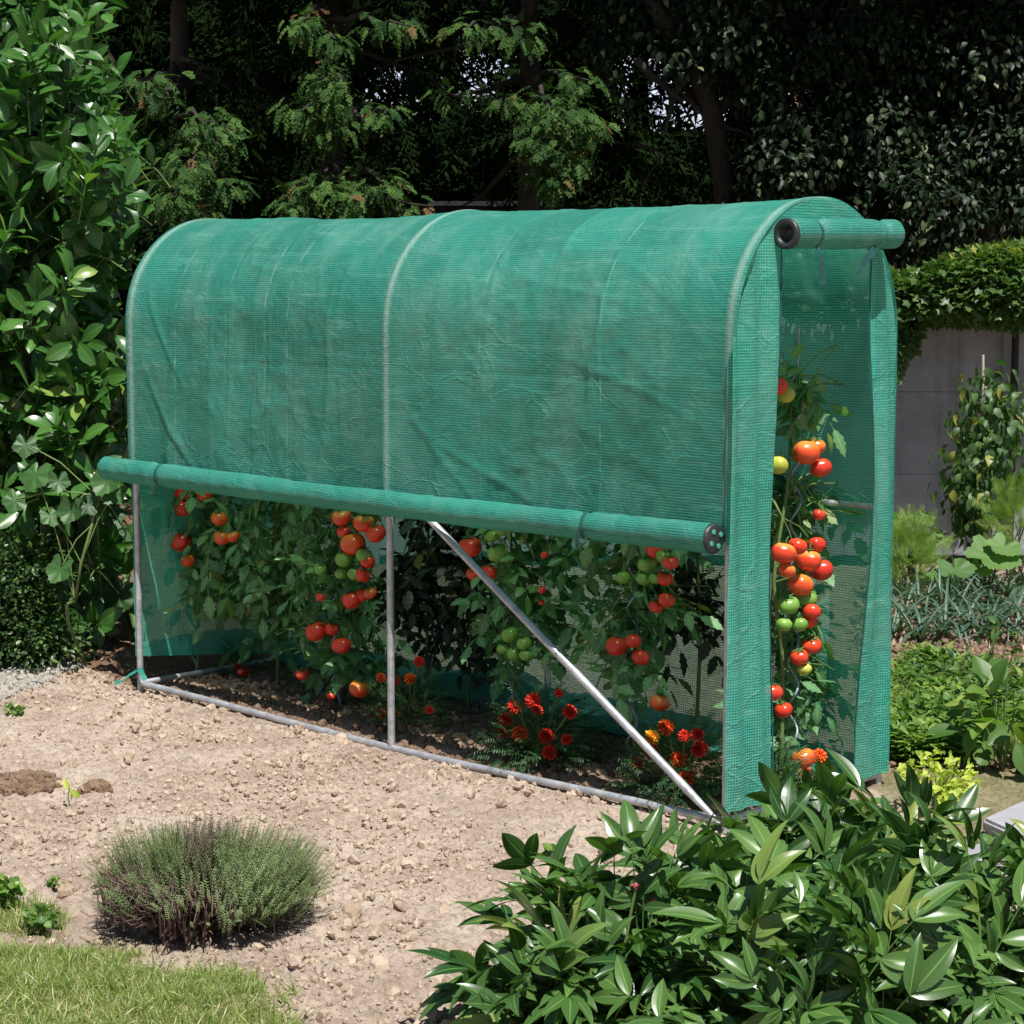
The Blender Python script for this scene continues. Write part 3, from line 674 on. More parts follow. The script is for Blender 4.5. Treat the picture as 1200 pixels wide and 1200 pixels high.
# strap at the left foot
mb = MB()
for pts in ([(.0, -.018, .07), (-.03, -.04, .05), (-.06, -.06, .02), (-.10, -.06, .012)], [(0, -.018, .07), (.03, -.03, .085), (.06, -.035, .07), (.08, -.03, .045)]):
    strip(mb, pts, .022, (0.2, .6, .8))
tube(mb, [(0, 0, .062), (0, 0, .078)], .017, 10, False); M['tealstrap'] = m_plain('teal_strap', (.02, .18, .15), (.05, .30, .25), 20, .5); mb.build('strap', M['tealstrap'], gh)

# ------------------------------------------------------------------ spiral stakes
def spiral(x, y, top, label, turns_from=.05, straight=.10, tilt=(0, 0)):
    mb = MB(); z = np.linspace(-.05, top, 150); ph = z*2*PI/.16; amp = .018*np.clip((top-straight-z)/.05, 0, 1)
    tube(mb, np.stack([x+amp*np.cos(ph)+tilt[0]*z, y+amp*np.sin(ph)+tilt[1]*z, z], -1), .0048, 8)
    mb2 = mb.build('spiral_stake', M['spiral']); tag(mb2, label, 'plant stake', 'spiral tomato stakes')
    return mb2

# ------------------------------------------------------------------ tomatoes
def tomato_mesh(mat, seed):
    nu, nv = 28, 18; r_ = np.random.default_rng(seed)
    th = np.linspace(0, 2*PI, nu, endpoint=False); ph = np.linspace(0, PI, nv); P_, T_ = np.meshgrid(ph, th, indexing='xy')
    rr = 1+.035*np.cos(5*T_+r_.random()*6)*np.sin(P_)+.03*np.cos(3*T_+r_.random()*6)*np.sin(P_)**2
    z = np.cos(P_)*.86-.16*np.exp(-(P_/.38)**2); x = np.sin(P_)*rr*np.cos(T_); y = np.sin(P_)*rr*np.sin(T_)
    mb = MB(); mb.add(np.stack([x, y, z], -1).reshape(-1, 3)*.036, grid_faces(nu, nv, True)[:, ::-1]); return mb.mesh('tomato', mat)
TM = {k: [tomato_mesh(M[k], s) for s in range(3)] for k in 'ROSGY'}
mb = MB()
for k in range(5):
    q = 2*PI*k/5; pr = leaf(.030, .009, 4, 1, .35, .2, .3); place(mb, pr, (0, 0, .0275), (math.cos(q), math.sin(q), .25+.2*random.random()), (0, 0, 1))
tube(mb, [(0, 0, .025), (.001, 0, .038), (.006, .002, .050)], .0022, 6)
CALYX = mb.mesh('calyx', M['calyx'])
def add_tomato(par, p, r, kind):
    o = bpy.data.objects.new('tomato', random.choice(TM[kind])); COL.objects.link(o); o.parent = par
    s = r/.036; o.location = tuple(np.array(p)-np.array(par.location)); o.scale = (s, s, s*random.uniform(.92, 1.05))
    o.rotation_euler = (random.uniform(-.35, .35), random.uniform(-.35, .35), random.uniform(0, 6))
    if kind == 'G': o['label'] = 'unripe green tomato'
    elif kind == 'Y': o['label'] = 'pale yellowish tomato'
    elif kind in 'SO': o['label'] = 'orange red tomato with paler shoulders'
    c = bpy.data.objects.new('calyx', CALYX); COL.objects.link(c); c.parent = o
def tom_leaf():
    kw = dict(nl=9, nw=1, peak=.42, fold=random.uniform(-.3, .3), curl=random.uniform(.3, .9), jag=.28)
    L = [(1., 0, .30, .17, kw)]
    for t, s in ((.80, .24), (.58, .27), (.36, .22)):
        for sd in (-1, 1): L.append((t+random.uniform(-.04, .04), sd*random.uniform(45, 70), s, s*.58, kw))
    for t in (.68, .46): 
        for sd in (-1, 1): L.append((t, sd*75, .09, .06, dict(nl=4, nw=1, jag=0)))
    return compound(L, .014, random.uniform(.3, .8))
TL = [tom_leaf() for _ in range(7)]
def tomato_plant(base, path, toms, blobs, label, mat='tomleaf', nleaf=None):
    """path: stem points; blobs: (centre, radius xyz, number of leaves)"""
    o = thing('tomato_plant', base, label, 'tomato plant', 'tomato plants in the greenhouse')
    mb = MB(); path = np.array(path, float)
    t = np.linspace(0, 1, len(path)); tt = np.linspace(0, 1, 24)
    sp = np.stack([np.interp(tt, t, path[:, k]) for k in range(3)], -1); sp[1:-1] = (sp[:-2]+sp[2:]+2*sp[1:-1])/4
    tube(mb, sp, np.linspace(.008, .004, 24), 7)
    lf = MB()
    for (c, rad, N) in blobs:
        N = int(N*2.3)
        c = np.array(c); p = c+rdir(N)*np.array(rad)*rng.random((N, 1))**.45
        ax = np.array([sp[np.argmin(np.abs(sp[:, 2]-q[2]-.06))] for q in p]); d = p-ax; d[:, 2] = d[:, 2]*.4-.03; d = nrm(d+rdir(N)*.25)
        size = rng.uniform(.20, .35, N); start = p-d*size[:, None]*.5
        R = frames(d, nrm(np.array([0, 0, 1.])+rdir(N)*.55))
        for k in range(len(TL)):
            s_ = np.arange(N) % len(TL) == k; lf.inst(TL[k], R[s_], start[s_], size[s_])
        for q, a_ in list(zip(start, ax))[::2]:
            tube(mb, [a_, (a_+q)/2+(0, 0, .02), q], .0028, 5, False)
    mb.build('stem', M['twig'], o); lf.build('foliage', M[mat], o)
    for (px, py, r, k, yp) in toms:
        p = YP(px, py, yp); dep = (p-CAM)@FW; add_tomato(o, p, r*dep/F, k)
    return o
def P(l, y): return [(a, b_, c_, d_, y+random.uniform(-.02, .02)) for a, b_, c_, d_ in l]
b1 = YP(228, 792, .38)
G1 = GP(226, 783); G1[1]
def gx_(px, yv):                                            # x of the plant seen at that column near the floor
    return YP(px, 800, yv)[0]
x1, x2, x2b, x3, x4, x5 = gx_(232, .36), gx_(398, .34), gx_(498, .62), gx_(600, .42), gx_(742, .38), 2.98
def stemp(x, y, h, dx=0, dy=0): return [(x, y, -.02), (x+.02, y, h*.3), (x+dx*.5, y+dy*.5, h*.6), (x+dx, y+dy, h)]
tomato_plant((x1, .36, 0), stemp(x1, .36, 1.35), P([(214, 578, 12, 'R'), (214, 596, 11, 'R'), (240, 580, 9, 'R'), (257, 607, 10, 'O'), (260, 630, 10, 'O'), (273, 629, 8, 'O'), (211, 635, 14, 'R'), (220, 657, 8, 'O')], .24),
    [((x1, .36, 1.0), (.26, .2, .3), 26), ((x1+.05, .36, .62), (.25, .18, .25), 26), ((x1+.16, .36, .42), (.16, .15, .16), 9)], 'tomato plant furthest left in the tunnel with seven ripe fruits near the roll')
xa = gx_(325, .45)
tomato_plant((xa, .45, 0), stemp(xa, .45, 1.3), P([(350, 700, 6, 'G'), (299, 655, 5, 'G'), (283, 788, 5, 'R')], .36),
    [((xa, .45, .95), (.2, .18, .35), 26), ((xa, .45, .45), (.17, .15, .3), 24)], 'leafy tomato plant without large fruit, second from the left in the tunnel')
tomato_plant((x2, .34, 0), stemp(x2, .34, 1.35, .1), P([(400, 606, 12, 'S'), (426, 613, 13, 'S'), (404, 623, 9, 'R'), (414, 637, 15, 'O'), (440, 625, 12, 'R'), (427, 651, 10, 'G'), (431, 658, 9, 'R'), (403, 655, 11, 'G'), (375, 667, 8, 'G'), (400, 672, 8, 'G'), (415, 673, 8, 'G'), (425, 674, 9, 'R'), (412, 703, 12, 'R'), (425, 697, 9, 'R'), (434, 695, 8, 'O'), (370, 740, 13, 'R'), (389, 737, 9, 'R'), (400, 756, 12, 'R'), (421, 807, 12, 'O'), (354, 790, 8, 'R'), (388, 815, 6, 'R'), (376, 700, 6, 'R')], .20),
    [((x2-.05, .34, .95), (.22, .16, .32), 30), ((x2-.02, .34, .5), (.18, .15, .3), 32), ((x2+.05, .36, .2), (.15, .12, .1), 8)], 'tomato plant left of the centre post carrying a long truss of red and green fruits')
tomato_plant((x2b, .62, 0), stemp(x2b, .62, 1.35, .05), P([(479, 676, 5, 'Y'), (483, 695, 5, 'Y')], .55),
    [((x2b+.02, .62, 1.0), (.17, .14, .3), 28), ((x2b, .62, .5), (.15, .12, .3), 24)], 'dark shaded tomato plant right behind the centre post', 'tomleaf_shade')
tomato_plant((x3, .42, 0), stemp(x3, .42, 1.35, -.02), P([(551, 641, 14, 'R'), (583, 648, 13, 'G'), (577, 628, 9, 'G'), (588, 621, 8, 'G'), (556, 672, 10, 'R'), (573, 671, 10, 'R'), (597, 744, 11, 'G'), (590, 760, 8, 'G'), (602, 766, 9, 'G'), (614, 754, 9, 'G'), (616, 768, 8, 'G'), (635, 691, 5, 'R'), (635, 706, 4, 'R'), (638, 650, 5, 'R')], .22),
    [((x3+.12, .42, 1.0), (.26, .18, .28), 34), ((x3+.08, .42, .55), (.20, .15, .28), 26)], 'pale leaved tomato plant behind the diagonal brace with a green truss')
xd = gx_(548, .66)
tomato_plant((xd, .66, 0), stemp(xd, .66, 1.2), [], [((xd, .66, .85), (.15, .1, .3), 18), ((xd+.03, .66, .4), (.14, .1, .25), 16)], 'dark tomato plant with bare lower leaves between the centre post and the brace', 'tomleaf_shade')
tomato_plant((x4, .38, 0), stemp(x4, .38, 1.35, .05), P([(770, 642, 14, 'R'), (786, 659, 10, 'R'), (777, 652, 9, 'G'), (758, 661, 11, 'G'), (730, 677, 9, 'G'), (754, 678, 9, 'G'), (768, 678, 8, 'G'), (779, 678, 10, 'R'), (781, 703, 10, 'R'), (769, 711, 9, 'R'), (722, 757, 13, 'R'), (742, 751, 10, 'R'), (751, 770, 11, 'R'), (773, 823, 12, 'O')], .24),
    [((x4-.02, .38, 1.0), (.22, .17, .28), 32), ((x4-.02, .38, .55), (.18, .15, .28), 28)], 'tomato plant behind the lower end of the brace with a single low orange fruit')
xf = gx_(815, .62)
tomato_plant((xf, .62, 0), stemp(xf, .62, 1.35), [], [((xf, .62, 1.05), (.2, .12, .3), 20), ((xf-.05, .62, .6), (.14, .1, .22), 12)], 'dark tomato plant against the rear net just before the right end', 'tomleaf_shade')
def PX(l, x):                                               # fruits on the end plant, on a plane facing the door
    r = []
    for a, b_, c_, d_ in l:
        p = XP(a, b_, x+random.uniform(-.02, .02)); r.append((p, c_*1.08*((p-CAM)@FW)/F, d_))
    return r
sx = XP(916, 880, 2.95)
o = tomato_plant((2.95, sx[1], 0), [(2.95, sx[1], -.02), (2.95, sx[1], .45), tuple(XP(905, 680, 2.95)), tuple(XP(925, 560, 2.95)), tuple(XP(927, 470, 2.95)), tuple(XP(935, 440, 2.95))], [],
    [(XP(928, 462, 2.93), (.08, .09, .05), 8), (XP(925, 600, 2.86), (.08, .10, .18), 17), (XP(970, 590, 2.86), (.04, .06, .1), 3), (XP(930, 740, 2.84), (.08, .11, .2), 17), (XP(965, 800, 2.86), (.06, .07, .13), 8), (XP(915, 830, 2.9), (.08, .08, .12), 9)],
    'tall tomato plant framed in the door opening, loaded with fruit')
for p, r, k in PX([(910, 452, 13, 'R'), (922, 463, 10, 'Y'), (945, 530, 15, 'O'), (957, 523, 10, 'O'), (962, 548, 12, 'R'), (912, 545, 11, 'Y'), (960, 603, 7, 'R'), (918, 648, 14, 'S'), (948, 657, 14, 'S'), (963, 668, 13, 'R'), (935, 640, 11, 'R'), (957, 638, 10, 'R'), (922, 668, 10, 'O'), (938, 685, 14, 'O'), (946, 701, 11, 'G'), (951, 716, 10, 'R'), (924, 709, 12, 'G'), (919, 732, 9, 'G'), (937, 732, 9, 'G'), (948, 728, 9, 'R'), (951, 756, 11, 'R'), (937, 770, 10, 'R'), (943, 784, 8, 'Y'), (906, 811, 11, 'R'), (918, 832, 10, 'R'), (941, 889, 14, 'O')], 3.045):
    add_tomato(o, p, r, k)
spiral(x1-.01, .34, 1.4, 'spiral steel stake in the plant furthest left in the tunnel')
spiral(x2+.02, .30, 1.45, 'spiral steel stake left of the centre post among the red and green truss', tilt=(.02, 0))
spiral(x3, .40, 1.45, 'spiral steel stake behind the middle of the diagonal brace')
spiral(x4+.03, .34, 1.45, 'spiral steel stake behind the foot of the diagonal brace')
tp = XP(938, 384, 2.96); spiral(2.96, tp[1]-.01, tp[2], 'spiral steel stake whose straight tip rises in the door opening', straight=.13)

# ------------------------------------------------------------------ marigolds
def flower_proto():
    mb = MB()
    for ring, (nr, rad, el) in enumerate(((11, 1., .05), (10, .86, .35), (8, .65, .7), (6, .42, 1.1))):
        for k in range(nr):
            q = 2*PI*k/nr+ring*.4+random.uniform(-.12, .12); e = el+random.uniform(-.15, .15)
            place(mb, leaf(rad, .55, 4, 2, .68, .5, .5, tip=.6, wave=.25), (0, 0, .05*ring), (math.cos(q)*math.cos(e), math.sin(q)*math.cos(e), math.sin(e)), (0, 0, 1))
    return mb
FLW = {k: [flower_proto().mesh('flower', M[k]) for _ in range(2)] for k in ('petal_red', 'petal_orange', 'petal_yellow')}
frond = compound([(t, s*55, .30*(1.15-t*.4), .06, dict(nl=4, nw=1, jag=.2)) for t in (.2, .35, .5, .65, .8) for s in (-1, 1)]+[(1, 0, .25, .06, dict(nl=4, nw=1))], .02, .5)
def marigold(base, rad, h, N, flowers, label):
    o = thing('marigold', base, label, 'marigold', 'marigolds planted under the tomatoes')
    base = np.array(base); mb = MB(); N = int(N*1.8); dd = rdir(N); dd[:, 2] = np.abs(dd[:, 2])
    p = base+dd*np.array([rad, rad, h])*rng.random((N, 1))**.5; mb.inst(frond, frames(nrm(dd+rdir(N)*.4), np.array([0, 0, 1.])+rdir(N)*.4), p, rng.uniform(.045, .08, N)); 
    mb.build('foliage', M['marileaf'], o); st = MB()
    for (p, r, k) in flowers:
        f = bpy.data.objects.new('flower', random.choice(FLW[k])); COL.objects.link(f); f.parent = o
        f.location = tuple(p-base); f.scale = (r*1.0,)*3; v = nrm((CAM-p)*.25+np.array([0, 0, 1.])*1.0+rdir(1)[0]*.5); f.rotation_euler = Vector(v).to_track_quat('Z', 'Y').to_euler()
        tube(st, [base+(0, 0, .02), (base+p)/2+(0, 0, .01), p], .003, 5, False)
    st.build('stem', M['twig'], o)
R_, O_, Y_ = 'petal_red', 'petal_orange', 'petal_yellow'
def FL(l, y): return [(YP(a, b_, y+random.uniform(-.04, .04)), r*6.3/F, k) for a, b_, r, k in l]
marigold((gx_(283, .5), .5, 0), .10, .12, 60, FL([(279, 781, 8, R_), (288, 788, 8, R_)], .42), 'small dim marigold with two red heads, furthest left in the tunnel')
marigold((YP(480, 830, .30)[0], .30, 0), .17, .2, 190, FL([(447, 794, 9, O_), (464, 797, 9, R_), (481, 795, 10, O_), (491, 775, 9, R_), (448, 836, 9, O_), (464, 837, 8, O_), (503, 832, 7, R_)], .24), 'marigold beside the centre post with seven small orange heads')
marigold((YP(630, 890, .22)[0], .24, 0), .21, .25, 330, FL([(603, 828, 12, R_), (625, 821, 13, R_), (593, 843, 12, R_), (609, 859, 13, O_), (641, 862, 13, R_), (644, 881, 12, R_), (668, 834, 11, R_), (590, 858, 9, R_), (664, 866, 9, R_), (630, 832, 9, R_), (655, 812, 7, R_)], .15), 'full marigold under the brace covered in deep red heads')
marigold((YP(800, 925, .22)[0], .22, 0), .20, .24, 330, FL([(764, 864, 12, Y_), (781, 852, 12, O_), (762, 879, 12, R_), (795, 889, 13, O_), (819, 877, 13, R_), (803, 912, 13, O_), (745, 893, 10, R_), (817, 860, 10, R_), (802, 862, 9, R_)], .13), 'marigold at the foot of the brace with orange, red and one yellow head')
marigold((2.98, .42, 0), .16, .17, 180, [(XP(a, b_, 2.98+random.uniform(-.03, .08)), r*6.3/F, k) for a, b_, r, k in [(960, 886, 12, O_), (995, 889, 11, O_), (942, 903, 11, O_), (975, 914, 10, O_), (935, 918, 10, R_), (820, 905, 7, O_)][:5]], 'marigold in the door opening just above the peony leaves')

# ------------------------------------------------------------------ foliage helpers
def leaf_cloud(mb, protos, centres, rads, N, size, outward=.6, upn=1., droop=0., shell=.45, ok=None):
    """leaves spread through lumpy ellipsoids, thicker near their skins"""
    for (c, r) in zip(centres, rads):
        d = rdir(N); q = rng.random((N, 1))**shell; p = np.array(c)+d*np.array(r)*q
        if ok is not None: k = ok(p); p, d = p[k], d[k]
        if len(p) and (p[0]-CAM)@FW > 13.0: k = gaps(p); p, d = p[k], d[k]
        n_ = len(p)
        if n_ == 0: continue
        dr = nrm(d*outward+rdir(n_)*.6+np.array([0, 0, -droop]))
        R = frames(dr, nrm(np.array([0, 0, upn])+d*.5+rdir(n_)*.45)); s = rng.uniform(size[0], size[1], n_); w_ = rng.integers(0, len(protos), n_)
        for k, pr in enumerate(protos): mb.inst(pr, R[w_ == k], p[w_ == k], s[w_ == k])
def limb(mb, a, b_, r0, r1, bend=.15, n=9, ns=8, seed=None):
    a, b_ = np.array(a, float), np.array(b_, float); t = np.linspace(0, 1, n)[:, None]; k = rdir(1)[0]*np.linalg.norm(b_-a)*bend
    p = a+(b_-a)*t+k*np.sin(PI*t)+rng.normal(size=(n, 3))*np.linalg.norm(b_-a)*.012; p[0] = a
    tube(mb, p, np.linspace(r0, r1, n), ns, False); return p

# ------------------------------------------------------------------ laurel hedge on the left
lau = [leaf(1, .43, 7, 2, .60, .22, c, tip=.75, wave=.03) for c in (.2, .5, .8, -.1)]
o = thing('laurel_shrub', GP(10, 772), 'tall glossy laurel shrub filling the left edge', 'shrub')
mb = MB(); br = MB(); cs = []
for k in range(1250):                                       # leafy twig ends: rosettes of glossy leaves
    px = rng.uniform(-190, 168); py = rng.uniform(-190, 740); d = rng.uniform(8.9, 10.6)
    lim = 158-22*math.sin(py*.021+1)-16*math.sin(py*.057)
    if py < 130: lim = 70+.6*py+10*math.sin(py*.09)
    if py > 500: lim = min(lim, 165)
    if px > lim+ rng.normal()*7: continue
    d += max(0, (px-lim+60)/60)*.35
    if py > 640 and rng.random() < .75: continue
    c = AT(px, py, d)
    if c[0] > -.12 and c[1] > -.1: c = c+FH*.2+RT*-.18
    ax = nrm(-FH*rng.uniform(0, .7)+RT*rng.uniform(-.5, .8)+np.array([0, 0, 1.])*rng.uniform(-.1, 1.1)+rdir(1)[0]*.3); n_ = rng.integers(6, 11)
    e1 = nrm(np.cross(ax, rdir(1)[0])); e2 = np.cross(ax, e1); rb = rng.random()
    tube(br, [c-ax*.20-(0, 0, .03), c-ax*.12, c+ax*.05], (.004, .003, .002), 5, False)
    for j in range(n_):
        q = j*2.4+rng.random()*.4; h_ = j/n_; el = .25+.9*h_; dr = math.cos(el)*(math.cos(q)*e1+math.sin(q)*e2)+math.sin(el)*ax
        mb.inst(lau[rng.integers(0, 4)], frames(dr, nrm(ax+rdir(1)[0]*.3)), np.array([c+ax*(h_*.14-.12)]), np.array([rng.uniform(.12, .18)]), np.array([np.clip(rb*.6+rng.random()*.45-.04, 0, 1)]))
base = GP(-20, 775)+FH*.5
for k in range(26):
    limb(br, base+np.array([rng.uniform(-.5, .5), rng.uniform(-.5, .5), 0]), AT(rng.uniform(-160, 90), rng.uniform(-100, 560), rng.uniform(9.9, 10.6)), .022, .006, .1)
# inner leaves in the depth of the shrub
q = np.array([AT(a, b_, c_) for a, b_, c_ in zip(rng.uniform(-230, 125, 4200), rng.uniform(-200, 760, 4200), rng.uniform(9.7, 11.0, 4200))])
mb.inst(lau[1], frames(rdir(4200), np.array([0, 0, 1.])+rdir(4200)*.5), q, rng.uniform(.11, .16, 4200))
br.build('branch', M['twig'], o); mb.build('foliage', M['laurel'], o)

# small leaved box shrub low at the left
bx = [leaf(1, .55, 3, 1, .5, .3, .3)]
o = thing('box_shrub', GP(0, 778), 'low dark shrub of tiny leaves under the laurel', 'shrub')
mb = MB(); br = MB()
cs = [AT(a, b_, 8.95) for a, b_ in ((-30, 700), (10, 690), (35, 725), (0, 745), (50, 755), (-60, 745), (-20, 665), (25, 660))]
leaf_cloud(mb, bx, cs, [(.24, .2, .17)]*len(cs), 1250, (.020, .036), .9, .6, 0, .6, ok=lambda p: p[:, 2] > .01)
for c in cs: limb(br, GP(0, 776)+FH*.1, c, .008, .004)
br.build('branch', M['wood'], o); mb.build('foliage', M['box'], o)

# squash vine climbing at the edge of the laurel
sq = [radial_leaf(1, 5, .22, 40, c, .85, .045) for c in (.15, .28, -.05)]
o = thing('squash_vine', GP(95, 780), 'squash vine with broad lobed leaves scrambling beside the left post', 'squash plant')
mb = MB(); br = MB(); prev = GP(92, 786)
vine = [AT(88, 705, 8.75), AT(95, 660, 8.72), AT(108, 615, 8.7), AT(112, 580, 8.72)]
tube(br, [AT(78, 708, 8.7)-(0, 0, .0)]+vine[:1]+vine, .007, 7, False); tube(br, [GP(100, 778), AT(80, 730, 8.75), AT(78, 708, 8.7)], .008, 7, False)
for (px, py, r, dk) in ((42, 553, 26, 0), (68, 562, 17, 0), (72, 665, 22, 0), (58, 603, 16, 0), (85, 595, 22, 0), (128, 560, 26, 0), (30, 520, 18, 0), (102, 590, 18, 0), (125, 600, 26, 1), (130, 652, 27, 1), (140, 697, 26, 1), (112, 690, 22, 1), (148, 625, 20, 1), (120, 725, 20, 1), (100, 640, 18, 1), (18, 585, 18, 0), (135, 575, 20, 0)):
    d = 8.6+(.75 if dk else 0.1); p = AT(px, py, d); n_ = nrm(-FH*.75+np.array([0, 0, .75])+rdir(1)[0]*.35); dr = nrm(np.array([0, 0, -1.])+RT*rng.uniform(-.8, .8)-FH*.4)
    mb.inst(sq[rng.integers(0, 3)], frames(dr, n_), np.array([p]), np.array([r*d/F*.88]), rng.random(1)); s_ = vine[rng.integers(0, 4)]
    tube(br, [s_, (s_+p)/2+(0, 0, .03), p], .0035, 5, False)
br.build('stem', M['twig'], o); mb.build('foliage', M['vine'], o)

# ------------------------------------------------------------------ conifers behind
# thin places between the crowns where the buildings show through
GAPS = [(555, 72, 38, 16), (592, 84, 26, 12), (440, 102, 24, 13), (750, 72, 18, 14), (775, 105, 20, 12), (790, 138, 26, 12), (832, 128, 20, 14), (868, 148, 12, 14), (806, 122, 10, 18), (940, 112, 13, 12), (965, 100, 8, 6), (545, 234, 34, 7), (980, 220, 14, 6), (1032, 236, 7, 15), (1040, 262, 6, 6), (1045, 150, 7, 6), (325, 64, 8, 5), (340, 72, 5, 6), (165, 62, 4, 4), (735, 100, 10, 6), (505, 195, 5, 8)]
def gaps(p):
    d = p-CAM; z = d@FW; px = 600+F*(d@RT)/z; py = 600-F*(d@UP)/z; k = np.ones(len(p), bool)
    for hx, hy, ha, hb in GAPS: k &= ((px-hx)/(ha*1.6))**2+((py-hy)/(hb*1.8))**2 > rng.uniform(.45, 1.5, len(p))
    return k
def kite(mb, p, d, L, W, n=(0, 0, 1)):
    d = nrm(np.array(d, float)); s = nrm(np.cross(n, d)); p = np.array(p)
    mb.add([p, p+d*L*.35+s*W/2, p+d*L, p+d*L*.35-s*W/2], [[0, 3, 2, 1]], [[0, 0, 0], [.4, 1, 0], [1, 0, 0], [.4, -1, 0]])
def spray(nb=8, sub=3, droop=.5, wd=1.):
    mb = MB()
    for i in range(nb):
        t = (i+1)/(nb+.3); p = np.array([t*.9, 0, -droop*t*t*.5])
        for s in (-1, 1):
            a = math.radians(48-14*t)*s+random.uniform(-.12, .12); Lb = .46*(1-t*.62)*random.uniform(.8, 1.15); d = np.array([math.cos(a), math.sin(a), -droop*(.3+t*.8)])
            d = nrm(d); kite(mb, p, d, Lb, .050*wd, (random.uniform(-.3, .3), random.uniform(-.3, .3), 1))
            for j in range(sub):
                u = (j+1)/(sub+1)
                for s2 in (-1, 1):
                    a2 = a+s2*.7; kite(mb, p+d*Lb*u, (math.cos(a2), math.sin(a2), -droop*.8+random.uniform(-.2, .2)), Lb*.42*(1-u*.4), .040*wd, (random.uniform(-.5, .5), random.uniform(-.5, .5), 1))
    kite(mb, (0, 0, 0), (1, 0, -droop*.45), 1.05, .035)
    return mb.arrays()
SP = [spray(5, 2, d, 2.0) for d in (.2, .5, .9)]; SPL = [spray(5, 1, d) for d in (.5, .8)]
def tuft(mb, wd, a, tip, spread, N, size, protos=SP):
    """a bough from a to tip, its outer half carrying drooping sprays"""
    p = limb(wd, a, tip, .028, .006, .06, 8, 6); ax = nrm(p[-1]-p[0]); n_ = N
    t = rng.random(n_)**.6; q = p[0]+(p[-1]-p[0])*(.45+.55*t)[:, None]; lat = rdir(n_)*np.array([1, 1, .55])*spread*(rng.random((n_, 1))**.5)
    pos = q+lat*(1.15-t[:, None]*.6)
    kk = gaps(pos); pos, lat, t = pos[kk], lat[kk], t[kk]; n_ = len(pos)
    d = nrm(ax*.5+nrm(lat)*.7+np.array([0, 0, -.45])+rdir(n_)*.25); R = frames(d, nrm(np.array([0, 0, 1.])+rdir(n_)*.35)); s = rng.uniform(size*.7, size*1.2, n_); w_ = rng.integers(0, len(protos), n_)
    for k, pr in enumerate(protos): mb.inst(pr, R[w_ == k], pos[w_ == k], s[w_ == k])
def conifer(px, d, top, label, lit, dark,  name='conifer_tree', shade_canopy=None):
    g = GP(px, 600); g = CAM+(AT(px, 331, d)-CAM); base = np.array([g[0], g[1], 0]); o = thing(name, base, label, 'conifer', 'conifers behind the greenhouse')
    wd = MB(); mb = MB(); inn = MB(); tube(wd, [base+(0, 0, -.1), base+(.03, .02, top*.4), base+(0, .05, top)], (.12, .08, .02), 12, False)
    for (x, y, dd, sp, N) in lit:
        tip = AT(x, y, dd); a = base+(0, 0, min(top*.95, tip[2]+.25)); tuft(mb, wd, a, tip, sp*.9, int(N*1.8), .14)
    for k in range(dark):
        z = rng.uniform(.6, top*.93); q = rng.uniform(0, 2*PI); L = rng.uniform(.6, 1.5)*(1-.35*z/top); tip = base+(L*math.cos(q), L*math.sin(q), z-rng.uniform(0, .4))
        if (tip-CAM)@FW < 14.3 and z < 4.2: tip = tip+FH*(14.3-(tip-CAM)@FW)
        tuft(inn, wd, base+(0, 0, z+.1), tip, .34, 26, .30, SPL)
    if shade_canopy:                                              # unseen upper storey, widened and thickened to shade the boughs below
        cx, depth_, zc, rx, ry, N = shade_canopy
        c = AT(cx, 331, depth_-.12); c[2] = zc; N += 30; ry += .1
        for k in range(N):
            t = rdir(1)[0]*rng.random()**.5; tip = c+RT*t[0]*rx+FH*t[1]*ry+np.array([0, 0, t[2]*.45]); tuft(inn, wd, base+(0, 0, min(top*.9, tip[2]+.3)), tip, .36, 30, .34, SPL)
    wd.build('trunk', M['darkbark'], o); mb.build('crown', M['conifer'], o); inn.build('shade_crown', M['dark_conifer'], o)
conifer(210, 15.0, 6.5, 'drooping dark conifer behind the left end of the greenhouse, beside the laurel',
    [(262, 150, 13.15, .28, 46), (225, 190, 13.1, .34, 70), (270, 215, 13.1, .26, 50), (205, 235, 13.0, .3, 60), (240, 255, 13.1, .34, 60), (165, 95, 13.1, .22, 24), (190, 120, 13.15, .14, 14), (285, 170, 13.15, .15, 14)], 36, shade_canopy=(180, 14.6, 4.9, 1.9, 1.15, 70))
conifer(385, 14.9, 7, 'dark conifer with layered lit boughs behind the left half of the roof',
    [(372, 90, 13.1, .22, 34), (400, 110, 13.05, .34, 60), (350, 130, 13.1, .26, 44), (450, 125, 13.1, .26, 38), (385, 145, 13.15, .24, 40), (345, 28, 13.1, .22, 26), (400, 45, 13.05, .2, 16), (365, 225, 13.0, .30, 58), (400, 240, 13.0, .30, 52), (340, 240, 13.05, .22, 34), (455, 215, 13.1, .26, 34), (470, 30, 13.1, .24, 22), (500, 240, 13.1, .2, 20)], 40, shade_canopy=(390, 14.55, 4.9, 1.7, 1.15, 66))
conifer(615, 14.8, 7, 'conifer with one long drooping sunlit bough above the middle of the greenhouse roof',
    [(650, 120, 12.95, .22, 30), (690, 95, 13.0, .20, 22), (670, 140, 12.9, .32, 66), (640, 165, 12.95, .30, 58), (700, 150, 12.95, .25, 40), (670, 190, 12.9, .26, 52), (655, 215, 12.95, .22, 40), (640, 150, 12.95, .2, 30), (590, 130, 13.2, .2, 16), (545, 30, 13.1, .3, 26), (600, 40, 13.1, .3, 22), (520, 110, 13.3, .25, 12)], 24, shade_canopy=(620, 14.6, 4.95, 1.6, 1.15, 60))

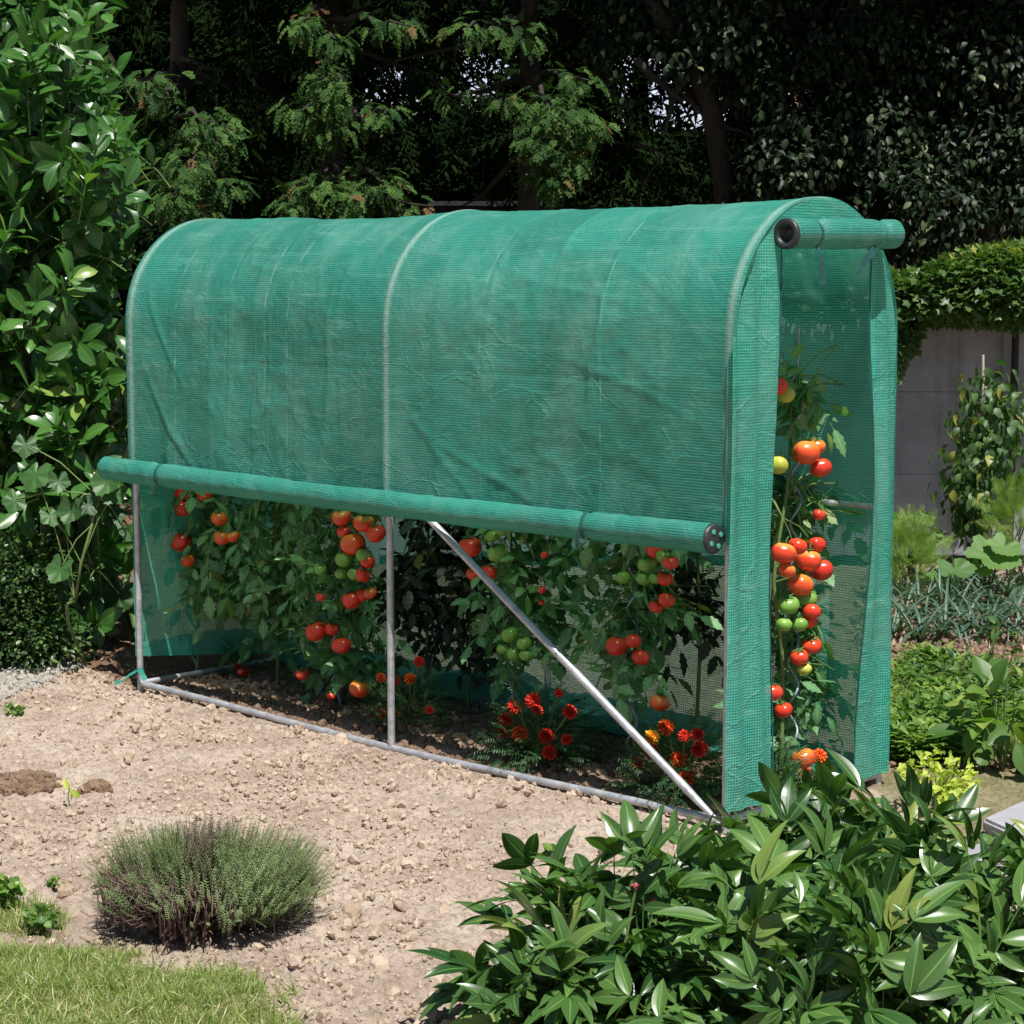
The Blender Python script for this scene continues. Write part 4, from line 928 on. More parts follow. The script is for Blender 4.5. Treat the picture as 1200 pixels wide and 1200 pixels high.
def backing(name, x0, x1, y0, y1, d0, d1, N, holes, label):
    pt = AT((x0+x1)/2, 331, d0); base = np.array([pt[0], pt[1], 0]); o = thing(name, base, label, 'trees'); mb = MB(); wd = MB()
    px, py, dd = rng.uniform(x0, x1, N), rng.uniform(y0, y1, N), rng.uniform(d0, d1, N); k = np.ones(N, bool)
    for hx, hy, ha, hb in holes: k &= ((px-hx)/ha)**2+((py-hy)/hb)**2 > rng.uniform(.6, 1.3, N)
    q = np.array([AT(a, b_, c_) for a, b_, c_ in zip(px[k], py[k], dd[k])]); q = q[gaps(q+(0, 0, -.2))]; q = q[gaps(q)]; n_ = len(q); w_ = rng.integers(0, 2, n_)
    for j in range(2): mb.inst(SPL[j], frames(nrm(rdir(n_)+np.array([0, 0, -.5])), rdir(n_))[w_ == j], q[w_ == j], rng.uniform(.45, .75, n_)[w_ == j])
    for xx in np.arange(x0+40, x1, 110): a = AT(xx, 331, d1+.2); tube(wd, [(a[0], a[1], -.1), (a[0], a[1], 5.4)], (.11, .05), 8, False)
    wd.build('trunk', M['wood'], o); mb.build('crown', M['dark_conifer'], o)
backing('conifer_hedge', -60, 1320, -130, 345, 17.0, 19.5, 15000, [], 'conifer hedge coloured dark as if unlit, behind the first row of trees')  # backing added to close the crowns, shade already in its leaf colour

# ------------------------------------------------------------------ broadleaf trees at the right
bl = [leaf(1, .55, 5, 1, .45, .3, .5), leaf(1, .5, 5, 1, .45, .2, .9), leaf(1, .6, 4, 1, .5, .4, .1)]
def broadleaf(px, d, label, trunk, limbs, blobs, fr, shade_canopy, name='broadleaf_tree'):
    b0 = AT(px, 331, d); base = np.array([b0[0], b0[1], 0]); o = thing(name, base, label, 'tree', 'broadleaf trees behind the greenhouse')
    wd = MB(); mb = MB(); pts = [base+(0, 0, -.1)]+[AT(*q) for q in trunk]; tube(wd, pts, np.linspace(.10, .05, len(pts)), 10, False)
    for L in limbs: tube(wd, [AT(*q) for q in L], np.linspace(.035, .012, len(L)), 7, False)
    cs = [AT(x, y, dd) for x, y, dd, r in blobs]; rs = [(r*1.2, r*1.2, r) for x, y, dd, r in blobs]
    leaf_cloud(mb, bl, cs, rs, fr*2, (.045, .085), .5, .8, .5, .5)
    for c in cs: limb(wd, pts[-1] if rng.random() < .5 else pts[len(pts)//2], c, .02, .005, .08, 7, 5)
    cx, dd, zc, rx, ry, N = shade_canopy; c = AT(cx, 331, dd); c[2] = zc  # unseen upper leaves, added to shade the crown below
    cc = [c+RT*a*rx+FH*b_*ry+np.array([0, 0, e*.5]) for a, b_, e in rng.uniform(-1, 1, (N, 3))]
    leaf_cloud(mb, bl, cc, [(.5, .5, .35)]*N, 190, (.12, .2), .4, 1, .2)
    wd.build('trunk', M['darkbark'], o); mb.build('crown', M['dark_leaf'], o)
def blobs(x0, x1, y0, y1, d0, d1, n, r0=.22, r1=.42): return [(rng.uniform(x0, x1), rng.uniform(y0, y1), rng.uniform(d0, d1), rng.uniform(r0, r1)) for _ in range(n)]
broadleaf(850, 14.6, 'thin leafed tree whose leaning pale trunk shows above the roof', [(852, 300, 14.4), (850, 220, 14.2), (836, 140, 14.0), (815, 75, 13.9), (775, 20, 13.8), (740, -30, 13.8)],
    [[(815, 75, 13.9), (790, 110, 13.8), (780, 150, 13.9)], [(836, 140, 14.0), (862, 110, 14), (880, 60, 14)], [(745, 70, 13.7), (765, 90, 13.7), (800, 120, 13.8)]],
    blobs(720, 890, -20, 110, 13.6, 14.6, 20, .16, .34)+blobs(850, 930, 80, 260, 13.8, 14.8, 9, .16, .32), 230, (820, 14.4, 4.9, 1.6, .9, 34))
broadleaf(1000, 14.8, 'dense dark tree behind the right end of the greenhouse', [(1000, 300, 14.7), (995, 180, 14.6), (1005, 60, 14.5), (1010, -40, 14.5)],
    [[(995, 180, 14.6), (1030, 120, 14.2), (1060, 60, 14)], [(1000, 220, 14.6), (960, 150, 14.2), (930, 100, 14)]],
    blobs(880, 1080, -30, 300, 13.7, 15.0, 46, .22, .42), 300, (1000, 14.3, 4.9, 1.7, 1.0, 44))
broadleaf(1165, 14.6, 'dark tree with bare twigs at the right edge above the ivy', [(1160, 300, 14.5), (1150, 190, 14.3), (1170, 80, 14.2), (1180, -40, 14.2)],
    [[(1150, 190, 14.3), (1155, 100, 13.6), (1158, 50, 13.6)], [(1155, 100, 13.6), (1180, 60, 13.5), (1225, 50, 13.5)], [(1160, 230, 14.4), (1110, 170, 14), (1085, 100, 13.9)]],
    blobs(1060, 1270, -30, 280, 13.5, 14.9, 50, .22, .42), 300, (1180, 14.1, 4.8, 1.8, 1.0, 44))

# ------------------------------------------------------------------ far wood behind everything
mb = MB(); N = 30000
q = np.array([AT(a, b_, c_) for a, b_, c_ in zip(rng.uniform(-500, 1750, N), rng.uniform(-420, 330, N), rng.uniform(27, 31, N))])
mb.inst(leaf(1, .7, 3, 1, .5, .3, .4), frames(rdir(N), rdir(N)), q, rng.uniform(.25, .45, N))
M['farwood'] = m_leaf('far_wood', (.010, .020, .009), (.024, .036, .014), None, .05, .6, .05)
tag(mb.build('far_wood', M['farwood']), 'dark mass of distant trees closing the view behind the garden', 'trees', kind='stuff')

# ------------------------------------------------------------------ buildings behind the trees
def camR(): return np.column_stack([RT, FH, [0, 0, 1.]])
CR = camR(); CR[:, 0] = [RT[0], RT[1], 0]; CR[:, 0] /= np.linalg.norm(CR[:, 0])
def quadp(mb, p): mb.add(p, [[0, 1, 2, 3]], [[0, 0, 0], [1, 0, 0], [1, 1, 0], [0, 1, 0]])
def wpt(px, d, z): a = AT(px, 331, d); return np.array([a[0], a[1], z])
M['pale'] = m_plain('pale_render', (.42, .43, .45), (.58, .59, .62), 2, .9, 0, .1)
M['corr'] = m_plain('corrugated_sheet', (.34, .38, .48), (.48, .52, .62), 3, .5, .1, .1)
M['tar'] = m_plain('tarred_boards', (.010, .010, .011), (.022, .021, .022), 6, .8)
M['brick'] = m_plain('red_brick', (.30, .085, .06), (.42, .14, .10), 6, .9)
M['slate'] = m_plain('roof_tile', (.10, .05, .04), (.18, .09, .07), 5, .8)
o = thing('outbuilding', wpt(650, 22, 0), 'pale outbuilding with a corrugated roof glimpsed between the conifers', 'building')
mb = MB(); box(mb, wpt(650, 24, 1.75), (5.2, 4, 3.5), CR); mb.build('wall', M['pale'], o)
mb = MB(); n_ = 240; e = [wpt(380, 21.7, 3.35), wpt(925, 21.7, 3.35)]; r_ = [wpt(380, 25, 4.75), wpt(925, 25, 4.75)]
u = np.linspace(0, 1, n_)[:, None]; lo = e[0]+(e[1]-e[0])*u; hi = r_[0]+(r_[1]-r_[0])*u; off = np.column_stack([0*u, 0*u, .03*np.sin(np.arange(n_)*PI/2.5)[:, None]])
mb.add(np.stack([lo+off, hi+off], 1).reshape(-1, 3), grid_faces(n_, 2)); mb.add(np.stack([hi+off-(0, 0, .02), lo+off-(0, 0, .06)], 1).reshape(-1, 3), grid_faces(n_, 2)); mb.build('roof', M['corr'], o)
o = thing('brick_house', wpt(1010, 26, 0), 'red brick house glimpsed through the dark trees at the right', 'house')
mb = MB(); box(mb, wpt(1010, 27, 1.9), (3.6, 3, 3.8), CR); mb.build('wall', M['brick'], o)
mb = MB(); e = [wpt(830, 25.2, 3.7), wpt(1190, 25.2, 3.7)]; r_ = [wpt(830, 27, 5), wpt(1190, 27, 5)]; quadp(mb, [e[0], e[1], r_[1], r_[0]]); quadp(mb, [e[1]-(0, 0, .1), e[0]-(0, 0, .1), r_[0]-(0, 0, .1), r_[1]-(0, 0, .1)]); quadp(mb, [e[0]-(0, 0, .1), e[1]-(0, 0, .1), e[1], e[0]]); mb.build('roof', M['slate'], o)
wdw = MB(); box(wdw, wpt(975, 25.48, 2.6), (.9, .06, 1.1), CR); f_ = wdw.build('window', M['pale'], o); g_ = MB(); box(g_, wpt(975, 25.44, 2.6), (.74, .06, .94), CR); g_.build('pane', M['black'], f_)
# dark tarred shed just over the ridge of the greenhouse
o = thing('dark_shed', wpt(690, 16.2, 0), 'long black tarred shed whose flat roof line runs just above the greenhouse', 'shed')
mb = MB(); box(mb, wpt(690, 17.0, 1.12), (3.3, 1.6, 2.24), CR); mb.build('wall', M['tar'], o)
mb = MB(); box(mb, wpt(690, 17.0, 2.28), (3.5, 1.9, .07), CR); mb.build('roof', M['tar'], o)
mb = MB(); box(mb, wpt(570, 16.02, 2.34), (.9, .03, .035), CR); mb.build('roof_edge', M['corr'], o)
mb = MB(); limb(mb, AT(748, 224, 15.2), AT(774, 182, 15.2), .016, .012, .02, 4, 8); limb(mb, AT(748, 224, 15.2), wpt(742, 15.2, .0), .016, .016, .02, 4, 8); tag(mb.build('leaning_pole', M['wood']), 'thin bent pole leaning in the dark above the roof ridge', 'pole')

# ------------------------------------------------------------------ concrete panel wall and ivy
M['conc'] = None
m, n, l, out = newmat('grey_concrete'); oc = objco(n)
c = ramp(n, l, noise(n, l, 2.2, 6, oc, .65), [(.3, (.18, .19, .215)), (.55, (.30, .315, .35)), (.75, (.40, .415, .44))])
mp = n.new('ShaderNodeMapping'); mp.inputs['Scale'].default_value = (9, 9, .7); l.new(oc, mp.inputs[0])
c = mixc(n, l, mathn(n, l, 'MULTIPLY', ramp(n, l, noise(n, l, 1, 4, mp.outputs[0]), [(.5, (0, 0, 0)), (.75, (1, 1, 1))]), .45), c, (.07, .07, .072))
b = pbsdf(n, l, c, .9, .2, bump=noise(n, l, 60, 5, oc, .7), bstr=.4, bdist=.005); l.new(b.outputs[0], out.inputs[0]); M['conc'] = m
o = thing('concrete_wall', wpt(1000, 12, 0), 'grey concrete panel wall at the back of the garden', 'wall', kind='structure')
px_post = [430, 655, 880, 1188, 1410]
import bmesh
def bevbox(name, mat, c, s, R, par, bv=.008):
    bmm = bmesh.new(); bmesh.ops.create_cube(bmm, size=1)
    for v in bmm.verts: v.co = (v.co.x*s[0], v.co.y*s[1], v.co.z*s[2])
    bmesh.ops.bevel(bmm, geom=bmm.edges[:], offset=bv, segments=2, affect='EDGES', profile=.6)
    me = bpy.data.meshes.new(name); bmm.to_mesh(me); bmm.free(); me.materials.append(mat)
    co = np.array([v.co[:] for v in me.vertices])@np.asarray(R).T+np.asarray(c); me.vertices.foreach_set('co', co.astype(np.float32).ravel()); me.update()
    ob = bpy.data.objects.new(name, me); COL.objects.link(ob)
    if par: ob.parent = par; ob.matrix_parent_inverse = Matrix.Translation(-Vector(par.location))
    return ob
for p0, p1 in zip(px_post[:-1], px_post[1:]):
    a, b_ = wpt(p0, 12, 0), wpt(p1, 12, 0); L = np.linalg.norm(b_-a)-.12
    for k in range(3): bevbox('wall_panel', M['conc'], (a+b_)/2+(0, 0, .055+.5*k+.25), (L, .045, .4985), CR, o, .004)
for p0 in px_post: bevbox('wall_post', M['conc'], wpt(p0, 11.99, .8), (.125, .11, 1.6), CR, o)
mb = MB(); tube(mb, [wpt(1192, 11.86, .02), wpt(1192, 11.86, 1.75)], .022, 10); tag(mb.build('drain_pipe', M['tar']), 'dark vertical pipe fixed to the concrete wall post', 'pipe')
def ivy_leaf(): 
    th = np.linspace(-PI, PI, 11); r = np.array([.25, .62, .5, .85, .55, 1.05, .55, .85, .5, .62, .25]); v = np.stack([r*np.cos(th), r*np.sin(th), .12*np.cos(2*th)*r], -1)[:-1]
    v = np.concatenate([[[0, 0, .1]], v]); i = np.arange(10); a = np.zeros_like(v); a[1:, 0] = 1
    return v, np.zeros((0, 4), int), np.stack([np.zeros(10, int), 1+i, 1+(i+1) % 10], -1), a
iv = [ivy_leaf()]
o = thing('ivy', wpt(1130, 11.9, 1.9), 'thick ivy overhanging the top of the concrete wall', 'ivy')
mb = MB(); wd = MB()
cs = [(1064, 342), (1060, 360), (1085, 352), (1100, 352), (1110, 345), (1130, 335), (1150, 328), (1175, 323), (1200, 320), (1230, 318), (1140, 345), (1170, 345), (1200, 345), (1240, 345), (1065, 385), (1055, 405), (1265, 320), (1045, 350), (1000, 345), (960, 348), (920, 348), (880, 348), (1000, 330), (940, 330), (1185, 350), (1215, 352)]  # clumps furthest left are added to shade the wall behind the net
rr = [.17]*len(cs)
for (px, py) in cs:
    r = .20 if px > 1100 else .15
    if py > 375: r = .08
    c = AT(px, py, 11.64); leaf_cloud(mb, iv, [c], [(r*1.2, r*1.9, r)], int(400*(r/.15)**2), (.024, .042), 1., .5, .3, .25)
    tube(wd, [wpt(px, 11.95, 1.5), c+(0, 0, -.05), c], .006, 5, False)
for (px, py0, py1) in ((1052, 385, 450), (1058, 390, 425), (1047, 380, 440)):
    a, b_ = AT(px, py0, 11.6), AT(px, py1, 11.65); tube(wd, [a, b_], .004, 5); q = a+(b_-a)*rng.random((70, 1))+rdir(70)*.035; mb.inst(iv[0], frames(rdir(70)-np.array([0, 0, .5]), -FH+rdir(70)*.4), q, rng.uniform(.02, .035, 70))
wd.build('stem', M['wood'], o); 
for a_, v_ in zip(mb.a, mb.v): a_[:, 2] = np.clip(.05+.55*np.repeat(rng.random(len(v_)//11+1), 11)[:len(v_)]+np.clip((v_[:, 2]-1.70)*1.8, 0, .42), 0, 1)  # tone rises with height: sunlit top put into colour, plus yellowish new growth
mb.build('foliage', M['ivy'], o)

# ------------------------------------------------------------------ kitchen garden at the right
def stick_plant(px, py_base, py_top, d, label):
    o = thing('climbing_bean', wpt(px, d, 0), label, 'bean plant'); st = MB(); g = wpt(px, d, 0)
    mb = MB(); y = np.linspace(py_top+12, py_base, 22)
    pl = [leaf(1, .62, 5, 1, .35, .2, .7), leaf(1, .5, 5, 1, .4, .3, 1.1)]
    for k, yy in enumerate(y):
        t = k/21; wid = (.06+.24*math.sin(PI*min(1, t*1.05+.08))**.8)
        leaf_cloud(mb, pl, [AT(px+rng.uniform(-12, 8)+(-22*t), yy, d-.05)], [(wid, wid*.7, .10)], int(20+38*math.sin(PI*t)), (.05, .085), .5, .4, .9, .5)
    for k in range(7): limb(st, wpt(px-4, d, .1), AT(px+rng.uniform(-40, 25), rng.uniform(py_top+30, py_base-50), d-.05), .005, .003, .1, 8, 5)
    limb(st, AT(px+5, 470, d), AT(px+60, 455, d), .004, .003, .1); leaf_cloud(mb, pl, [AT(px+25, 462, d), AT(px+48, 458, d), AT(px+40, 490, d)], [(.1, .1, .07)]*3, 12, (.05, .08), .5, .5, .6)
    st.build('stem', M['twig'], o); mb.build('foliage', M['bean'], o)
    mb = MB(); tube(mb, [wpt(px+2, d+.02, -.05), AT(px-8, py_top-12, d)], .008, 8); M['cane'] = m_plain('pale_cane', (.42, .36, .28), (.60, .54, .46), 20, .7); tag(mb.build('bean_cane', M['cane']), 'thin pale cane rising out of the climbing bean plant', 'cane')
stick_plant(1160, 645, 428, 11.1, 'climbing bean plant on a cane before the concrete wall')
def squash_plant(specs, d, label, base_px):
    o = thing('squash_plant', wpt(base_px, d, 0), label, 'squash plant', 'squash plants by the wall'); mb = MB(); st = MB()
    for (px, py, r) in specs:
        p = AT(px, py, d-.1); mb.inst(sq[rng.integers(0, 3)], frames(nrm(-FH*.7+RT*rng.uniform(-.6, .6)-np.array([0, 0, .35])), nrm(-FH*.65+np.array([0, 0, 1.])+rdir(1)[0]*.15)), np.array([p]), np.array([r*d/F*1.15]), rng.random(1))
        tube(st, [wpt(base_px, d, 0), (wpt(base_px, d, 0)+p)/2+(0, 0, .06), p], .006, 6, False)
    st.build('stem', M['twig'], o); mb.build('foliage', M['squash'], o)
squash_plant([(1163, 650, 30), (1178, 640, 20), (1148, 668, 14)], 10.6, 'pair of big pale round squash leaves at the foot of the bean plant', 1168)
squash_plant([(1118, 666, 21), (1100, 672, 12)], 10.5, 'smaller folded squash leaf left of the big round ones', 1120)
squash_plant([(1062, 612, 15), (1080, 605, 15), (1092, 625, 14), (1070, 635, 13), (1050, 620, 12)], 11.3, 'low dark squash clump close to the wall beside the greenhouse net', 1075)
dl = spray(7, 3, .2, .38)
def dill(px, py0, py1, d, wid, label, N=420):
    o = thing('dill_plant', wpt(px, d, 0), label, 'herb', 'feathery herbs by the wall'); mb = MB(); st = MB()
    c = AT(px, (py0+py1)/2, d); h = (py1-py0)/2*d/F
    dd = rdir(N); p = c+dd*np.array([wid, wid, h])*rng.random((N, 1))**.5; mb.inst(dl, frames(nrm(dd+np.array([0, 0, .8])+rdir(N)*.4), rdir(N)), p, rng.uniform(.07, .13, N))
    for k in range(10): limb(st, wpt(px, d, 0), p[k], .004, .002)
    st.build('stem', M['twig'], o); mb.build('foliage', M['dill'], o)
dill(1066, 608, 690, 10.9, .17, 'feathery yellow green herb right beside the greenhouse net')
dill(1196, 560, 650, 10.9, .20, 'tall feathery herb at the right edge before the wall')
# leeks
lkproto = []
for _ in range(4):
    mb = MB()
    for k in range(7):
        q = k*2.4+random.random(); e = random.uniform(.7, 1.35); L = random.uniform(.22, .36)
        place(mb, leaf(L, .016, 9, 1, .3, .7, random.uniform(.5, 2.0), tip=.5), (0, 0, .01), (math.cos(q)*math.cos(e), math.sin(q)*math.cos(e), math.sin(e)), (-math.cos(q)*math.sin(e), -math.sin(q)*math.sin(e), math.cos(e)))
    tube(mb, [(0, 0, -.01), (0, 0, .07)], .009, 7); v, q4, t3, a_ = mb.arrays(); a_[:, 2] = rng.random(); lkproto.append(mb.mesh('leek', M['leek']))
rowd = {0: 'front', 1: 'second', 2: 'middle', 3: 'rear'}
row_specs = [(748, 14), (728, 13), (708, 12), (692, 11)]
cnt = 0
for ri, (py, nn) in enumerate(row_specs):
    for k in range(nn):
        px = 1045+k*(175/nn)+rng.uniform(-4, 4); p = GP(px, py+rng.uniform(-4, 6)); ob = bpy.data.objects.new('leek', random.choice(lkproto)); COL.objects.link(ob)
        ob.location = (p[0], p[1], .0); ob.rotation_euler[2] = rng.uniform(0, 6); s = rng.uniform(.8, 1.15); ob.scale = (s, s, s)
        tag(ob, 'blue green leek with arching leaves in the rear vegetable bed', 'leek', 'leeks in the rear vegetable bed')

# low weeds, grass and herbs near the right foot of the greenhouse
wp = []
for _ in range(3):
    mb = MB()
    for k in range(34):
        q = k*2.4; e = random.uniform(.1, 1.2); r = random.uniform(.0, .06)
        place(mb, leaf(random.uniform(.03, .06), .022, 4, 1, .5, .3, .5), (r*math.cos(q), r*math.sin(q), random.uniform(0, .12)), (math.cos(q)*math.cos(e), math.sin(q)*math.cos(e), math.sin(e)*.7), (0, 0, 1))
    wp.append(mb.arrays())
blade = [leaf(1, .055, 4, 1, .3, .3, c, tip=.6) for c in (.3, .8, 1.4)]
def grassmat(mb, pts, lo, hi, lean=.35):
    N = len(pts); d = nrm(np.array([0, 0, 1.])+rdir(N)*lean); R = frames(d, rdir(N)); s = rng.uniform(lo, hi, N); w_ = rng.integers(0, 3, N)
    for k in range(3): mb.inst(blade[k], R[w_ == k], pts[w_ == k], s[w_ == k])
def wpts(N, *a, **k):
    q = scatter_px(N, *a, **k); return np.column_stack([q, height(q[:, 0], q[:, 1])])
mb = MB(); q = wpts(430, 1030, 1215, 765, 900, lambda x, y: (inpoly(*warp(x, y, .1, 4), WEEDS)) & (fbm(x*3, y*3, 3, 66) > .42)); w_ = rng.integers(0, 3, len(q))
for k in range(3): mb.inst(wp[k], frames(nrm(np.column_stack([rng.normal(size=(len(q), 2)), np.zeros(len(q))])), (0, 0, 1.))[w_ == k], q[w_ == k], rng.uniform(.5, 1.1, len(q))[w_ == k])
tag(mb.build('weed_cover', M['weed']), 'light green weeds and creeping herbs along the rear bed', 'ground cover', kind='stuff')
mb = MB(); grassmat(mb, wpts(9500, 1030, 1215, 768, 890, lambda x, y: inpoly(*warp(x, y, .1, 4), WEEDS) & (fbm(x*3, y*3, 3, 77) > .4)), .04, .11, .5)
tag(mb.build('rough_grass', M['grass']), 'rough tufts of grass right of the greenhouse net', 'grass', kind='stuff')
def leafy(name, px, py, h, w_, pr, N, size, mat, label, cat, up=.8, outw=.8, stems=8, group=None):
    g = GP(px, py); o = thing(name, g, label, cat, group); mb = MB(); st = MB()
    leaf_cloud(mb, pr, [g+(0, 0, h*.55)], [(w_, w_, h*.5)], N, size, outw, up, 0, .4)
    for k in range(stems): limb(st, g, g+(rng.uniform(-w_, w_)*.7, rng.uniform(-w_, w_)*.7, h*rng.uniform(.5, 1)), .004, .002, .08, 6, 5)
    st.build('stem', M['twig'], o); mb.build('foliage', M[mat], o)
leafy('golden_herb', 1098, 945, .17, .14, [radial_leaf(1, 5, .35, 16, .2, .4, .0)], 190, (.011, .021), 'yellow', 'yellow leaved herb cushion between the peonies and the weeds', 'herb')
leafy('mallow_plant', 1175, 900, .34, .17, [leaf(1, .6, 6, 2, .45, .3, .5)], 46, (.09, .15), 'weed', 'upright broad leaved plant at the right edge behind the peonies', 'plant')
leafy('tall_weed', 1165, 850, .42, .10, [leaf(1, .5, 5, 1, .45, .3, .6)], 60, (.035, .06), 'bean', 'thin tall weed standing at the right edge before the leek bed', 'weed')
leafy('tall_weed', 1095, 870, .18, .15, [leaf(1, .5, 5, 1, .45, .3, .6)], 150, (.03, .055), 'weed', 'bushy light green weed near the right net of the greenhouse', 'weed')
leafy('nettle_plant', 1120, 820, .18, .16, [leaf(1, .45, 5, 1, .45, .3, .6)], 150, (.03, .06), 'box', 'darker bushy weed between the grass and the yellow herb', 'weed')

# stone slabs at the right foot
M['stone'] = m_plain('pale_stone', (.24, .235, .26), (.36, .35, .38), 5, .85, 0, .4, 50)
for (pts, lab) in (([(1150, 975), (1215, 945), (1290, 960), (1230, 1012)], 'pale flat stone slab at the right edge'), ([(1082, 1012), (1140, 996), (1175, 1030), (1110, 1052)], 'pale flat stone slab half hidden among the peony leaves')):
    P4 = [GP(a, b_) for a, b_ in pts]; bmm = bmesh.new(); vs = [bmm.verts.new((p[0], p[1], .0)) for p in P4]; f = bmm.faces.new(vs)
    if f.normal.z < 0: f.normal_flip()
    r = bmesh.ops.extrude_face_region(bmm, geom=[f]); bmesh.ops.translate(bmm, vec=(0, 0, .045), verts=[v for v in r['geom'] if isinstance(v, bmesh.types.BMVert)])
    bmesh.ops.recalc_face_normals(bmm, faces=bmm.faces[:]); bmesh.ops.bevel(bmm, geom=bmm.edges[:], offset=.01, segments=2, affect='EDGES')
    me = bpy.data.meshes.new('stone_slab'); bmm.to_mesh(me); bmm.free(); me.materials.append(M['stone']); ob = bpy.data.objects.new('stone_slab', me); COL.objects.link(ob); tag(ob, lab, 'paving slab')

# ------------------------------------------------------------------ thyme bush
g = GP(238, 1092); g = GP(238, 1085)
o = thing('thyme_bush', g, 'low rounded thyme bush with brown woody stems on the bare soil', 'herb bush')
def sprig(dens, wdt):
    mb = MB(); lp = leaf(.05, .018, 2, 1, .5, .3, .2)
    pts = [(0, 0, 0), (.03*random.uniform(-1, 1), .03*random.uniform(-1, 1), .5), (.06*random.uniform(-1, 1), .06*random.uniform(-1, 1), 1)]
    tube(mb, pts, (.008, .006, .003), 3, False)
    for k in range(dens):
        t = .15+.85*k/dens; z = t; q = k*1.57*1.0+random.random()*.4; e = .5; p = np.array([np.interp(t, (0, .5, 1), [r[i] for r in pts]) for i in range(3)])
        for s in (0, PI):
            v, q4, t3, a = lp; R = frames(np.array([[math.cos(q+s)*math.cos(e), math.sin(q+s)*math.cos(e), math.sin(e)]]), np.array([[0, 0, 1.]]))
            mb.inst(lp, R, np.array([p]), np.array([wdt]))
    return mb.arrays()
SG = [sprig(15, 1.15) for _ in range(4)]
foliage = MB(); woody = MB(); N = 2500
r1 = np.array([RT[0], RT[1], 0]); r1 /= np.linalg.norm(r1)
a = rng.uniform(0, 2*PI, N); rad = rng.random(N)**.55
cx = rad*np.cos(a)*.30; cy = rad*np.sin(a)*.20
P0 = g+r1*cx[:, None]*.62+FH*cy[:, None]*.62+FH*.02; lobe = 1+.10*np.sin(3*a+1)+.07*np.sin(5*a)
P0 = P0+0*lobe[:, None]; out_ = r1*np.cos(a)[:, None]+FH*np.sin(a)[:, None]
hgt = (.245-.10*rad**2.5)*rng.uniform(.62, 1.16, N); tips = P0+out_*(rad**1.3*.155*lobe)[:, None]+np.array([0, 0, 1.])*hgt[:, None]
low = tips+(P0-tips)*rng.uniform(.35, .5, N)[:, None]
d = tips-low; Ld = np.linalg.norm(d, axis=1); nb = frames(nrm(d+rng.normal(size=d.shape)*.018), rdir(N)); R = np.stack([nb[:, :, 1], nb[:, :, 2], nb[:, :, 0]], -1)
brown = (np.cos(a-3.9) > .35) & (rad > .45)
use = ~(brown & (rng.random(N) < .7)); w_ = rng.integers(0, 4, N); rv = rng.random(N)*.85; rv = np.where(fbm(P0[:, 0]*7, P0[:, 1]*7, 2, 5) > .66, .97, rv)
SC = np.stack([Ld*.8+.03, Ld*.8+.03, Ld*1.08], -1)
for k in range(4): s_ = use & (w_ == k); foliage.inst(SG[k], R[s_], low[s_], SC[s_], rv[s_])
# a skirt of outward leaning sprigs so the dome is leafy to the ground at the right and back
Nk = 1500; a2 = rng.uniform(0, 2*PI, Nk); keep = np.cos(a2-3.9) < .45; a2 = a2[keep]; Nk = len(a2); o2 = r1*np.cos(a2)[:, None]+FH*np.sin(a2)[:, None]
z2 = rng.uniform(.02, .17, Nk); b2 = g+r1*(np.cos(a2)*.27)[:, None]+FH*(np.sin(a2)*.19)[:, None]+np.array([0, 0, 1.])*z2[:, None]-o2*rng.uniform(.0, .08, Nk)[:, None]
nb = frames(nrm(o2*.55+np.array([0, 0, 1.])*.9+rdir(Nk)*.25), rdir(Nk)); R = np.stack([nb[:, :, 1], nb[:, :, 2], nb[:, :, 0]], -1)
foliage.inst(SG[0], R, b2, rng.uniform(.07, .12, Nk))
for k in range(0, N, 2):
    c0 = g+(P0[k]-g)*.5; 
    if brown[k] or k % 6 == 0:
        e_ = P0[k]+out_[k]*.10+np.array([0, 0, rng.uniform(.02, .16)]); tube(woody, [c0+(0, 0, .005), (c0+e_)/2+(0, 0, .03)+rdir(1)[0]*.012, e_+rdir(1)[0]*.02, low[k]+(0, 0, .02)+out_[k]*.03], (.0035, .003, .0024, .0015), 5, False)
foliage.build('foliage', M['thyme'], o); woody.build('woody_stems', M['thymewood'], o)

# ------------------------------------------------------------------ lawn
mb = MB(); inl = lambda x, y: inpoly(*warp(x, y, .17, 5), LAWN) & (rng.random(x.shape) < .10+2.6*np.clip(fbm(x*6, y*6, 3, 15)-.36, 0, 1))
q = wpts(36000, -80, 480, 1060, 1290, inl); mb_q = q
grassmat(mb, q, .015, .046, .6)
q = wpts(2600, -60, 480, 1060, 1240, lambda x, y: inpoly(*warp(x, y, .12, 5, 8), LAWN)); grassmat(mb, q, .03, .07, .9)
q = wpts(1500, -60, 110, 1040, 1100, lambda x, y: inpoly(*warp(x, y, .05), TUFT1)); grassmat(mb, q, .02, .055, .6)
tag(mb.build('lawn_grass', M['grass']), 'short sunlit grass at the bottom left corner', 'grass', kind='stuff')
rl = [radial_leaf(1, 3, .15, 12, .2, .3, 0)]
leafy('creeping_weed', 3, 1060, .07, .055, rl, 90, (.010, .018), 'weed', 'small light green weed at the left edge of the soil', 'weed')
leafy('creeping_weed', 48, 1085, .05, .05, rl, 60, (.008, .014), 'weed', 'small weed tuft between the lawn and the thyme bush', 'weed')
leafy('creeping_weed', 62, 1040, .03, .03, rl, 24, (.006, .010), 'weed', 'tiny weed sprouting left of the thyme bush', 'weed')
leafy('creeping_weed', 18, 838, .04, .05, rl, 30, (.008, .014), 'weed', 'tiny weed on the soil below the gravel', 'weed')
leafy('young_plant', 645, 1003, .04, .03, rl, 8, (.02, .028), 'weed', 'small lone seedling at the left edge of the peonies', 'seedling')
